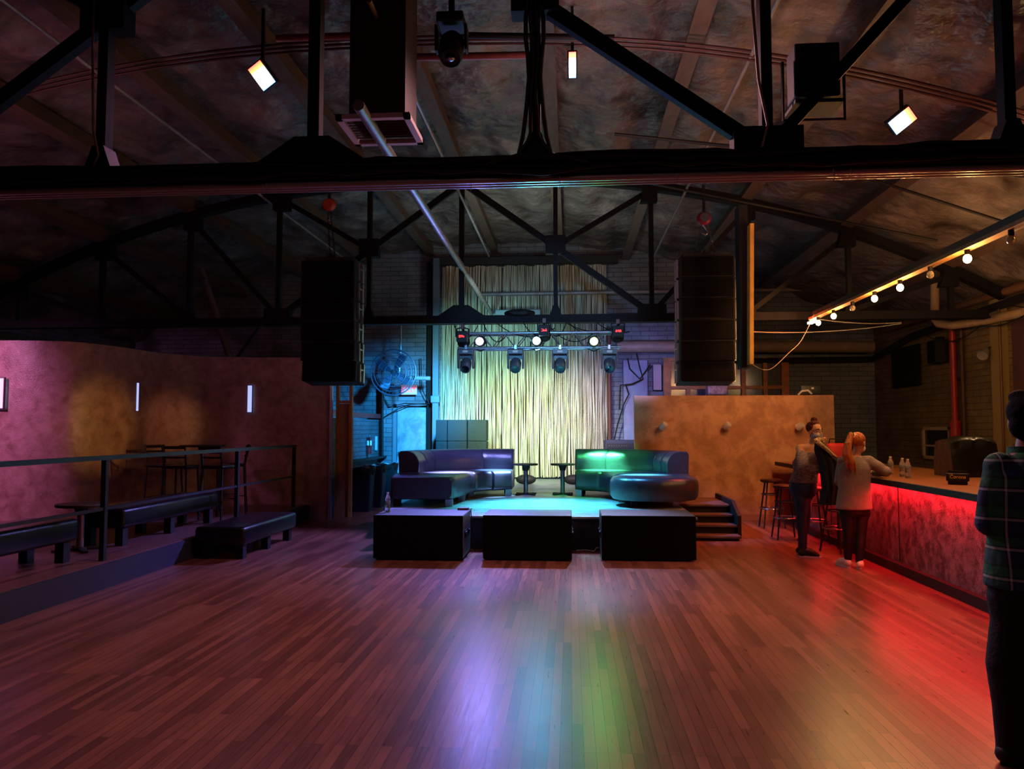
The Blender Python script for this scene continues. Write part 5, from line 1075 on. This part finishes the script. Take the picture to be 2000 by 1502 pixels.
# masked woman with bun, left
def woman_masked():
    g = lambda px, py, dy=0.0: atY(px, py, 9.75+dy)
    t = thing('person', 'woman with hair bun, face mask, grey cardigan and navy leggings', 'person', (g(1572, 1085).x, 9.75, 0))
    hc = g(1591, 842); look = Vector((0.50, -0.86, -0.08)); hs, P = head(hc, look, 0.98)
    nk = g(1586, 866, 0.02); shL, shR = g(1562, 876, 0.02), g(1606, 878, 0.0); ch = g(1583, 890, 0.02); wa = g(1574, 920, 0.03); hp = g(1568, 948, 0.03)
    elL, wrL = g(1569, 914, -0.18), g(1597, 917, -0.24); elR, wrR = g(1616, 898, -0.12), g(1604, 872, -0.26)
    kneeA, ankA = g(1566, 1016, -0.06), g(1569, 1072, -0.10); kneeB, ankB = g(1573, 1012, 0.06), g(1565, 1066, 0.10)
    yaw = -0.75
    arms = [('t', [shL, elL, wrL], [0.050, 0.040, 0.026]), ('t', [shR, elR, wrR], [0.046, 0.036, 0.025])]
    torso = [('r', [(hp-Vector((0, 0, 0.06)), 0.155, 0.11), (hp, 0.165, 0.12), (wa, 0.125, 0.095), (ch, 0.155, 0.11), (nk-Vector((0, 0, 0.06)), 0.13, 0.08), (nk-Vector((0, 0, 0.02)), 0.06, 0.055)], yaw), ('t', [nk-Vector((0, 0, 0.05)), hc-Vector((0, 0, 0.06))], [0.052, 0.045]), ('t', [nk-Vector((0, 0, 0.045)), shL], [0.05, 0.052]), ('t', [nk-Vector((0, 0, 0.045)), shR], [0.05, 0.052])]
    legs = [('t', [hp+Vector((-0.04, 0, -0.05)), kneeA, ankA], [0.085, 0.052, 0.032]), ('t', [hp+Vector((0.05, 0.04, -0.05)), kneeB, ankB], [0.085, 0.052, 0.032]), ('t', [ankA, ankA-Vector((0, 0, 0.05))], [0.032, 0.03]), ('t', [ankB, ankB-Vector((0, 0, 0.05))], [0.032, 0.03])]
    hands = hand(wrL, Vector((0.9, -0.3, 0.1)), (0, 0.5, 0.8), (0, 0, 1), 0.8, 0.92) + hand(wrR, Vector((0.1, -0.2, 1)), (1, 0.2, 0), (-.2, -1, 0), 0.85, 0.92)
    blob('body', SKIN, t, hs+arms+torso+legs+hands, 0.007, 4)
    KN = mat('grey_knit', '8a7a80', 0.9, 0, 0.5, 26, 0.9, 60, stretch=(1, 1, 2.5))
    blob('cardigan', KN, t, [('r', [(hp+Vector((0, 0, 0.03)), 0.180, 0.135), (wa, 0.150, 0.12), (wa+Vector((0, 0, 0.10)), 0.168, 0.13), (ch, 0.172, 0.128), (ch+Vector((0, 0, 0.045)), 0.15, 0.115)], yaw), ('t', [shL.lerp(elL, 0.35), shL.lerp(elL, 0.7), elL, elL.lerp(wrL, 0.5), wrL], [0.066, 0.075, 0.078, 0.066, 0.05]), ('t', [shR.lerp(elR, 0.2), elR, elR.lerp(wrR, 0.6)], [0.062, 0.062, 0.048])], 0.011, 4)
    LEG = mat('navy_leggings', '16244f', 0.6, 0, 0.15, 12, 0.15, 60)
    blob('leggings', LEG, t, [('r', [(hp+Vector((0, 0, 0.055)), 0.158, 0.118), (hp, 0.172, 0.130), (hp-Vector((0, 0, 0.09)), 0.165, 0.13), (hp-Vector((0, 0, 0.14)), 0.13, 0.11)], yaw), ('t', [hp+Vector((-0.045, 0, -0.08)), hp.lerp(kneeA, 0.5)+Vector((-0.01, 0, 0)), kneeA, kneeA.lerp(ankA, 0.4), ankA], [0.098, 0.084, 0.060, 0.058, 0.040]), ('t', [hp+Vector((0.055, 0.04, -0.08)), hp.lerp(kneeB, 0.5), kneeB, kneeB.lerp(ankB, 0.4), ankB], [0.094, 0.082, 0.060, 0.056, 0.040])], 0.009, 4)
    HAIR = mat('auburn_hair', '4a2012', 0.7, 0, 0.35, 40, 0.5, 90, stretch=(1, 1, 0.3), spec=0.15)
    blob('hair', HAIR, t, [('e', P(0, -0.030, 0.045), (0.083, 0.085, 0.082), (0, 0, math.atan2(look.y, look.x)-PI/2)), ('e', P(0.0, -0.02, 0.085), (0.07, 0.07, 0.045)), ('t', [P(-0.07, 0.01, 0.05), P(-0.082, 0.0, 0.0), P(-0.075, -0.02, -0.06)], [0.02, 0.018, 0.012]), ('t', [P(0.07, 0.01, 0.05), P(0.082, -0.01, 0.0)], [0.02, 0.014]), ('e', P(-0.035, -0.05, 0.14), (0.042, 0.042, 0.035)), ('t', [P(-0.05, -0.07, 0.0), P(-0.06, -0.08, -0.08), P(-0.05, -0.07, -0.13)], [0.045, 0.035, 0.02])], 0.008, 3)
    blob('face_mask', mat('patterned_mask', 'b0a8b4', 0.8, 0, 0.5, 60), t, [('e', P(0, 0.048, -0.052), (0.060, 0.060, 0.052), (0, 0, math.atan2(look.y, look.x)-PI/2)), ('t', [P(0, 0.108, -0.022), P(0, 0.095, -0.08)], [0.013, 0.014])], 0.007, 3)
    for q in (-1, 1): MB().tube([P(q*0.055, 0.05, -0.03), P(q*0.078, 0.0, 0.015)], 0.002, 5).build('mask_loop', WHITE, t)
    eyes(P, t)
    SH = mat('dark_sneaker', '15161c', 0.7)
    a1, a2 = ankA, ankB
    shoe(t, (a1.x+0.17, a1.y-0.07), (a1.x-0.03, a1.y), 0, SH, WHITE); shoe(t, (a2.x+0.15, a2.y-0.10), (a2.x-0.03, a2.y+0.01), 0, SH, WHITE)
    return g
woman_masked()
# black coat held up between the two women
def coat():
    Yc = 9.42; g = lambda px, py, dy=0: atY(px, py, Yc+dy)
    t = thing('black_coat', 'black coat with pale fur collar held up over the red-backed stool', 'coat', g(1620, 985))
    pts_l = [(1592, 858), (1590, 880), (1600, 905), (1603, 930), (1606, 955), (1602, 975), (1600, 986)]
    pts_r = [(1606, 862), (1630, 886), (1642, 905), (1646, 930), (1646, 955), (1645, 975), (1644, 984)]
    from mathutils import noise as nn
    n = 16; rings = []
    for j in range(22):
        f = j/21*(len(pts_l)-1); a = min(int(f), len(pts_l)-2); u = f-a
        L_ = (pts_l[a][0]*(1-u)+pts_l[a+1][0]*u, pts_l[a][1]*(1-u)+pts_l[a+1][1]*u); R_ = (pts_r[a][0]*(1-u)+pts_r[a+1][0]*u, pts_r[a][1]*(1-u)+pts_r[a+1][1]*u)
        ring = []; p0, p1 = g(*L_), g(*R_)
        for k in range(n*2):
            an = 2*PI*k/(n*2); w_ = 0.5-0.5*math.cos(an); fold = 0.02*math.sin(w_*22+j*0.12)*(0.3+j/21); dpt = math.sin(an)*(0.05+0.05*j/21)
            q = p0.lerp(p1, w_); ring.append((q.x, q.y+dpt+fold, q.z))
        rings.append(ring)
    MB().rings(rings).build('coat_body', mat('coat_black', '0b0b10', 0.75, bump=0.2, bscale=40), t, smooth=True)
    blob('fur_collar', mat('fur_trim', 'c0a37a', 0.9, 0, 0.55, 40, 1.0, 60, stretch=(1, 1, 1)), t, [('t', [g(1592, 860, -0.06), g(1600, 866, -0.08), g(1612, 875, -0.08), g(1622, 884, -0.07), g(1633, 892, -0.05)], [0.022, 0.030, 0.024, 0.020, 0.012]), ('e', g(1599, 859, -0.03), (0.05, 0.03, 0.03))], 0.008, 2)
    MB().tube([g(1604, 868, -0.10), g(1620, 886, -0.10), g(1634, 900, -0.08)], 0.004, 5).build('zip', CHROME, t)
coat()
# ponytailed woman seen from behind
def woman_ponytail():
    g = lambda px, py, dy=0.0: atY(px, py, 8.95+dy)
    t = thing('person', 'woman from behind with long red ponytail and grey sweater leaning on the bar', 'person', (g(1668, 1108).x, 8.95, 0))
    hc = g(1676, 865); look = Vector((0.75, 0.65, -0.22)); hs, P = head(hc, look, 0.98)
    nk = g(1669, 889); shL, shR = g(1646, 902), g(1698, 901); ch = g(1668, 915); wa = g(1669, 950); hp = g(1668, 985, 0.02)
    elR, wrR = g(1730, 921, -0.02), g(1709, 924, 0.22); elL, wrL = g(1640, 940, 0.05), g(1664, 940, 0.26)
    kA, aA = g(1657, 1045, -0.01), g(1656, 1094, 0.04); kB, aB = g(1681, 1045, -0.03), g(1678, 1096, -0.06)
    arms = [('t', [shL, elL, wrL], [0.048, 0.040, 0.026]), ('t', [shR, elR, wrR], [0.048, 0.040, 0.026])]
    torso = [('r', [(hp-Vector((0, 0, 0.05)), 0.155, 0.11), (hp, 0.165, 0.12), (wa, 0.125, 0.095), (ch, 0.155, 0.11), (nk-Vector((0, 0, 0.05)), 0.13, 0.08), (nk, 0.06, 0.055)], 0.15), ('t', [nk-Vector((0, 0, 0.05)), hc-Vector((0, 0, 0.05))], [0.052, 0.045]), ('t', [nk-Vector((0, 0, 0.06)), shL], [0.05, 0.05]), ('t', [nk-Vector((0, 0, 0.06)), shR], [0.05, 0.05])]
    legs = [('t', [hp+Vector((-0.07, 0, -0.05)), kA, aA, aA-Vector((0, 0, 0.05))], [0.085, 0.052, 0.032, 0.03]), ('t', [hp+Vector((0.07, 0, -0.05)), kB, aB, aB-Vector((0, 0, 0.05))], [0.085, 0.052, 0.032, 0.03])]
    hands = hand(wrR, (-0.4, 0.9, 0.05), (0, 0, -1), (-1, 0, 0), 0.35, 0.92) + hand(wrL, (0.3, 0.9, 0.1), (0, 0, -1), (1, 0, 0), 0.5, 0.92)
    blob('body', SKIN, t, hs+arms+torso+legs+hands, 0.007, 4)
    SW = mat('taupe_sweater', '8a8078', 0.9, 0, 0.12, 20, 0.4, 120)
    z = lambda v: Vector((0, 0, v))
    blob('sweater', SW, t, [('r', [(hp+z(-0.055), 0.205, 0.150), (hp+z(0.03), 0.195, 0.145), (wa, 0.178, 0.125), (wa+z(0.12), 0.182, 0.128), (ch, 0.185, 0.13), (ch+z(0.06), 0.165, 0.115), (nk-z(0.035), 0.10, 0.08), (nk-z(0.005), 0.058, 0.055)], 0.15), ('t', [shL+Vector((0.01, 0, -0.01)), shL.lerp(elL, .5), elL, elL.lerp(wrL, 0.6), wrL], [0.068, 0.064, 0.062, 0.05, 0.042]), ('t', [shR+Vector((-0.01, 0, -0.01)), shR.lerp(elR, .5), elR, elR.lerp(wrR, 0.6), wrR], [0.068, 0.063, 0.062, 0.05, 0.042]), ('t', [nk-z(0.06)+Vector((0.05, 0, 0)), shR], [0.055, 0.066]), ('t', [nk-z(0.06)-Vector((0.05, 0, 0)), shL], [0.055, 0.066])], 0.009, 5)
    blob('leggings', mat('black_leggings', '07070a', 0.6, 0, 0.15, 12, 0.15, 60), t, [('r', [(hp+z(0.05), 0.158, 0.118), (hp, 0.176, 0.132), (hp-z(0.10), 0.172, 0.13), (hp-z(0.14), 0.15, 0.11)], 0.15), ('t', [hp+Vector((-0.078, 0, -0.09)), hp.lerp(kA, 0.5)+Vector((-0.03, 0, 0)), kA, kA.lerp(aA, 0.35), aA-z(0.01)], [0.098, 0.084, 0.060, 0.060, 0.038]), ('t', [hp+Vector((0.078, 0, -0.09)), hp.lerp(kB, 0.5)+Vector((0.03, 0, 0)), kB, kB.lerp(aB, 0.35), aB-z(0.01)], [0.098, 0.084, 0.060, 0.060, 0.038])], 0.009, 4)
    HR_ = mat('red_blond_hair', 'b4622c', 0.42, 0, 0.4, 40, 0.7, 80, stretch=(1, 1, 0.25))
    blob('hair', HR_, t, [('e', P(0, -0.022, 0.035), (0.084, 0.092, 0.086), (0, 0, math.atan2(look.y, look.x)-PI/2)), ('e', P(0, -0.07, 0.02), (0.06, 0.05, 0.06)), ('t', [P(0, -0.10, 0.05), P(0, -0.125, 0.03)], [0.030, 0.032])], 0.008, 3)
    tail = [g(1662, 848, -0.08), g(1656, 868, -0.13), g(1655, 888, -0.15), g(1660, 903, -0.16), g(1664, 914, -0.16)]
    rn_ = random.Random(2); sh = [('t', tail, [0.028, 0.040, 0.044, 0.040, 0.018])]
    for k in range(9):
        o_ = Vector((rn_.uniform(-.045, .045), rn_.uniform(-.02, .02), 0)); sh.append(('t', [tail[1]+o_*0.5, tail[2]+o_, tail[3]+o_*1.3+Vector((0.015*math.sin(k*2), 0, 0)), tail[4]+o_*1.2+Vector((0, 0, rn_.uniform(-.05, .02)))], [0.016, 0.017, 0.015, 0.006]))
    blob('ponytail', HR_, t, sh, 0.007, 2)
    MB().tube([tail[0]+Vector((0.03*math.cos(2*PI*k/12), 0.01*math.sin(2*PI*k/12), 0.03*math.sin(2*PI*k/12))) for k in range(12)], 0.007, 6, close=True).build('hair_tie', BLACK, t)
    for q in (-1, 1): MB().tube([P(q*0.055, 0.06, -0.03), P(q*0.082, -0.005, 0.02)], 0.002, 5).build('mask_loop', WHITE, t)
    blob('face_mask', mat('white_mask', 'd8d0cc', 0.8), t, [('e', P(0, 0.048, -0.052), (0.060, 0.060, 0.052), (0, 0, math.atan2(look.y, look.x)-PI/2))], 0.008, 3)
    SH = mat('white_sneaker', 'd8c8b8', 0.6)
    shoe(t, (aA.x-0.06, aA.y+0.17), (aA.x, aA.y-0.03), 0, SH, WHITE); shoe(t, (aB.x+0.06, aB.y+0.17), (aB.x, aB.y-0.03), 0, SH, WHITE)
woman_ponytail()
# man in plaid shirt seen from behind at the right edge
def plaid():
    m = bpy.data.materials.new('plaid_flannel'); m.use_nodes = True; N = m.node_tree.nodes; L = m.node_tree.links; b = N['Principled BSDF']; b.inputs['Roughness'].default_value = 0.85
    tc = N.new('ShaderNodeTexCoord'); sp = N.new('ShaderNodeSeparateXYZ'); L.new(tc.outputs['Object'], sp.inputs[0])
    def stripe(axis, per, ramp, off=0.0):
        a = N.new('ShaderNodeMath'); a.operation = 'MULTIPLY_ADD'; a.inputs[1].default_value = 1/per; a.inputs[2].default_value = off; L.new(sp.outputs[axis], a.inputs[0])
        f = N.new('ShaderNodeMath'); f.operation = 'FRACT'; L.new(a.outputs[0], f.inputs[0])
        r = N.new('ShaderNodeValToRGB'); r.color_ramp.interpolation = 'CONSTANT'; e = r.color_ramp.elements; e[0].position = 0; e[0].color = (*ramp[0][1], 1); e[1].position = ramp[1][0]; e[1].color = (*ramp[1][1], 1)
        for p_, c_ in ramp[2:]: q_ = e.new(p_); q_.color = (*c_, 1)
        L.new(f.outputs[0], r.inputs[0]); return r
    G, Bl, Wt, K = srgb('2c7a52'), srgb('263a68'), srgb('c8d4dc'), srgb('141a2a')
    rz_ = stripe('Z', 0.135, [(0, Bl), (0.42, K), (0.46, Wt), (0.54, K), (0.60, G), (0.90, K)], 0.1)
    rx_ = stripe('X', 0.125, [(0, G), (0.38, K), (0.43, Wt), (0.49, K), (0.55, Bl), (0.9, K)], 0.3)
    mx = N.new('ShaderNodeMix'); mx.data_type = 'RGBA'; mx.inputs[0].default_value = 0.5; L.new(rz_.outputs[0], mx.inputs[6]); L.new(rx_.outputs[0], mx.inputs[7]); L.new(mx.outputs[2], b.inputs['Base Color'])
    n = N.new('ShaderNodeTexNoise'); n.inputs['Scale'].default_value = 14; bp = N.new('ShaderNodeBump'); bp.inputs['Strength'].default_value = 0.5; bp.inputs['Distance'].default_value = 0.02
    L.new(tc.outputs['Object'], n.inputs[0]); L.new(n.outputs[0], bp.inputs['Height']); L.new(bp.outputs[0], b.inputs['Normal']); return m
def man():
    g = lambda px, py, dy=0.0: atY(px, py, 3.80+dy)
    t = thing('person', 'man seen from behind at the right edge in green plaid shirt and dark jeans', 'person', (g(2010, 1480).x, 3.80, 0))
    z = lambda v: Vector((0, 0, v))
    hc = g(2014, 825); look = Vector((0.75, 0.65, -0.05)); hs, P = head(hc, look, 1.08)
    nk = g(2008, 880); shL, shR = g(1952, 912), g(2072, 912); ch = g(2012, 950); wa = g(2012, 1040); hp = g(2012, 1130)
    elL, wrL = g(1932, 1022, 0.0), g(1975, 1052, 0.24); elR, wrR = g(2094, 1022, 0.0), g(2050, 1052, 0.24)
    kA, aA = g(1970, 1300, 0.0), g(1974, 1448, 0.02); kB, aB = g(2048, 1300), g(2054, 1448, 0.02)
    arms = [('t', [shL, elL, wrL], [0.052, 0.042, 0.028]), ('t', [shR, elR, wrR], [0.052, 0.042, 0.028])]
    torso = [('r', [(hp-z(0.05), 0.165, 0.12), (hp, 0.17, 0.12), (wa, 0.15, 0.105), (ch, 0.175, 0.12), (nk-z(0.07), 0.15, 0.09), (nk, 0.07, 0.065)], 0), ('t', [nk-z(0.06), hc-z(0.05)], [0.065, 0.058]), ('t', [nk-z(0.08), shL], [0.06, 0.055]), ('t', [nk-z(0.08), shR], [0.06, 0.055])]
    legs = [('t', [hp+Vector((-0.085, 0, -0.03)), kA, aA, aA-z(0.05)], [0.09, 0.06, 0.04, 0.036]), ('t', [hp+Vector((0.085, 0, -0.03)), kB, aB, aB-z(0.05)], [0.09, 0.06, 0.04, 0.036])]
    hands = hand(wrL, (0.6, 0.75, 0.1), (0, 0, 1), (0, 1, 1), 0.6, 1.05) + hand(wrR, (-0.6, 0.75, 0.1), (0, 0, 1), (0, 1, 1), 0.6, 1.05)
    blob('body', mat('skin_tan', 'a8765a', 0.5, 0, 0.05, 10), t, hs+arms+torso+legs+hands, 0.008, 4)
    PL = plaid()
    blob('shirt', PL, t, [('r', [(hp+z(-0.04), 0.200, 0.150), (hp+z(0.05), 0.195, 0.148), (wa, 0.182, 0.135), (ch-z(0.04), 0.198, 0.142), (ch+z(0.05), 0.205, 0.140), (nk-z(0.075), 0.165, 0.112), (nk-z(0.03), 0.10, 0.088), (nk-z(0.005), 0.075, 0.075)], 0), ('t', [nk-z(0.08)-Vector((0.04, 0, 0)), shL, shL.lerp(elL, .5), elL, elL.lerp(wrL, 0.5), wrL], [0.06, 0.072, 0.068, 0.062, 0.054, 0.045]), ('t', [nk-z(0.08)+Vector((0.04, 0, 0)), shR, shR.lerp(elR, .5), elR, elR.lerp(wrR, 0.5), wrR], [0.06, 0.072, 0.068, 0.062, 0.054, 0.045])], 0.009, 4)
    MB().rings([[(nk.x+rx*math.cos(2*PI*k/28), nk.y+rx*0.95*math.sin(2*PI*k/28)+0.01, nk.z+zz) for k in range(28)] for rx, zz in ((0.088, -0.03), (0.078, 0.02), (0.072, 0.02), (0.08, -0.03))], cap=False).build('collar', PL, t, smooth=True)
    DJ = mat('dark_jeans', '0e1017', 0.8, 0, 0.25, 14, 0.3, 80)
    blob('jeans', DJ, t, [('r', [(hp+z(0.03), 0.165, 0.125), (hp, 0.18, 0.14), (hp-z(0.10), 0.182, 0.14), (hp-z(0.15), 0.16, 0.12)], 0), ('t', [hp+Vector((-0.09, 0, -0.08)), hp.lerp(kA, 0.5)+Vector((-0.03, 0, 0)), kA-Vector((0.012, 0, 0)), kA.lerp(aA, 0.5), aA-z(0.03), aA-z(0.055)], [0.10, 0.092, 0.084, 0.074, 0.062, 0.066]), ('t', [hp+Vector((0.09, 0, -0.08)), hp.lerp(kB, 0.5)+Vector((0.03, 0, 0)), kB+Vector((0.012, 0, 0)), kB.lerp(aB, 0.5), aB-z(0.03), aB-z(0.055)], [0.10, 0.092, 0.084, 0.074, 0.062, 0.066])], 0.010, 4)
    HB = mat('black_hair', '08070a', 0.8, 0, 0.3, 60, 0.9, 120, spec=0.15)
    blob('hair', HB, t, [('e', P(0, -0.025, 0.045), (0.092, 0.100, 0.090), (0, 0, math.atan2(look.y, look.x)-PI/2)), ('e', P(0, -0.05, -0.02), (0.075, 0.06, 0.07)), ('e', P(0.02, 0.02, 0.105), (0.07, 0.07, 0.04)), ('e', P(-0.03, -0.03, 0.11), (0.05, 0.05, 0.035))], 0.008, 2)
    SH = mat('man_shoe', '1a1718', 0.6)
    shoe(t, (aA.x+0.21, aA.y+0.03), (aA.x-0.03, aA.y-0.01), 0, SH, BLACK, 0.05); shoe(t, (aB.x+0.20, aB.y+0.10), (aB.x-0.03, aB.y-0.01), 0, SH, BLACK, 0.05)
man()
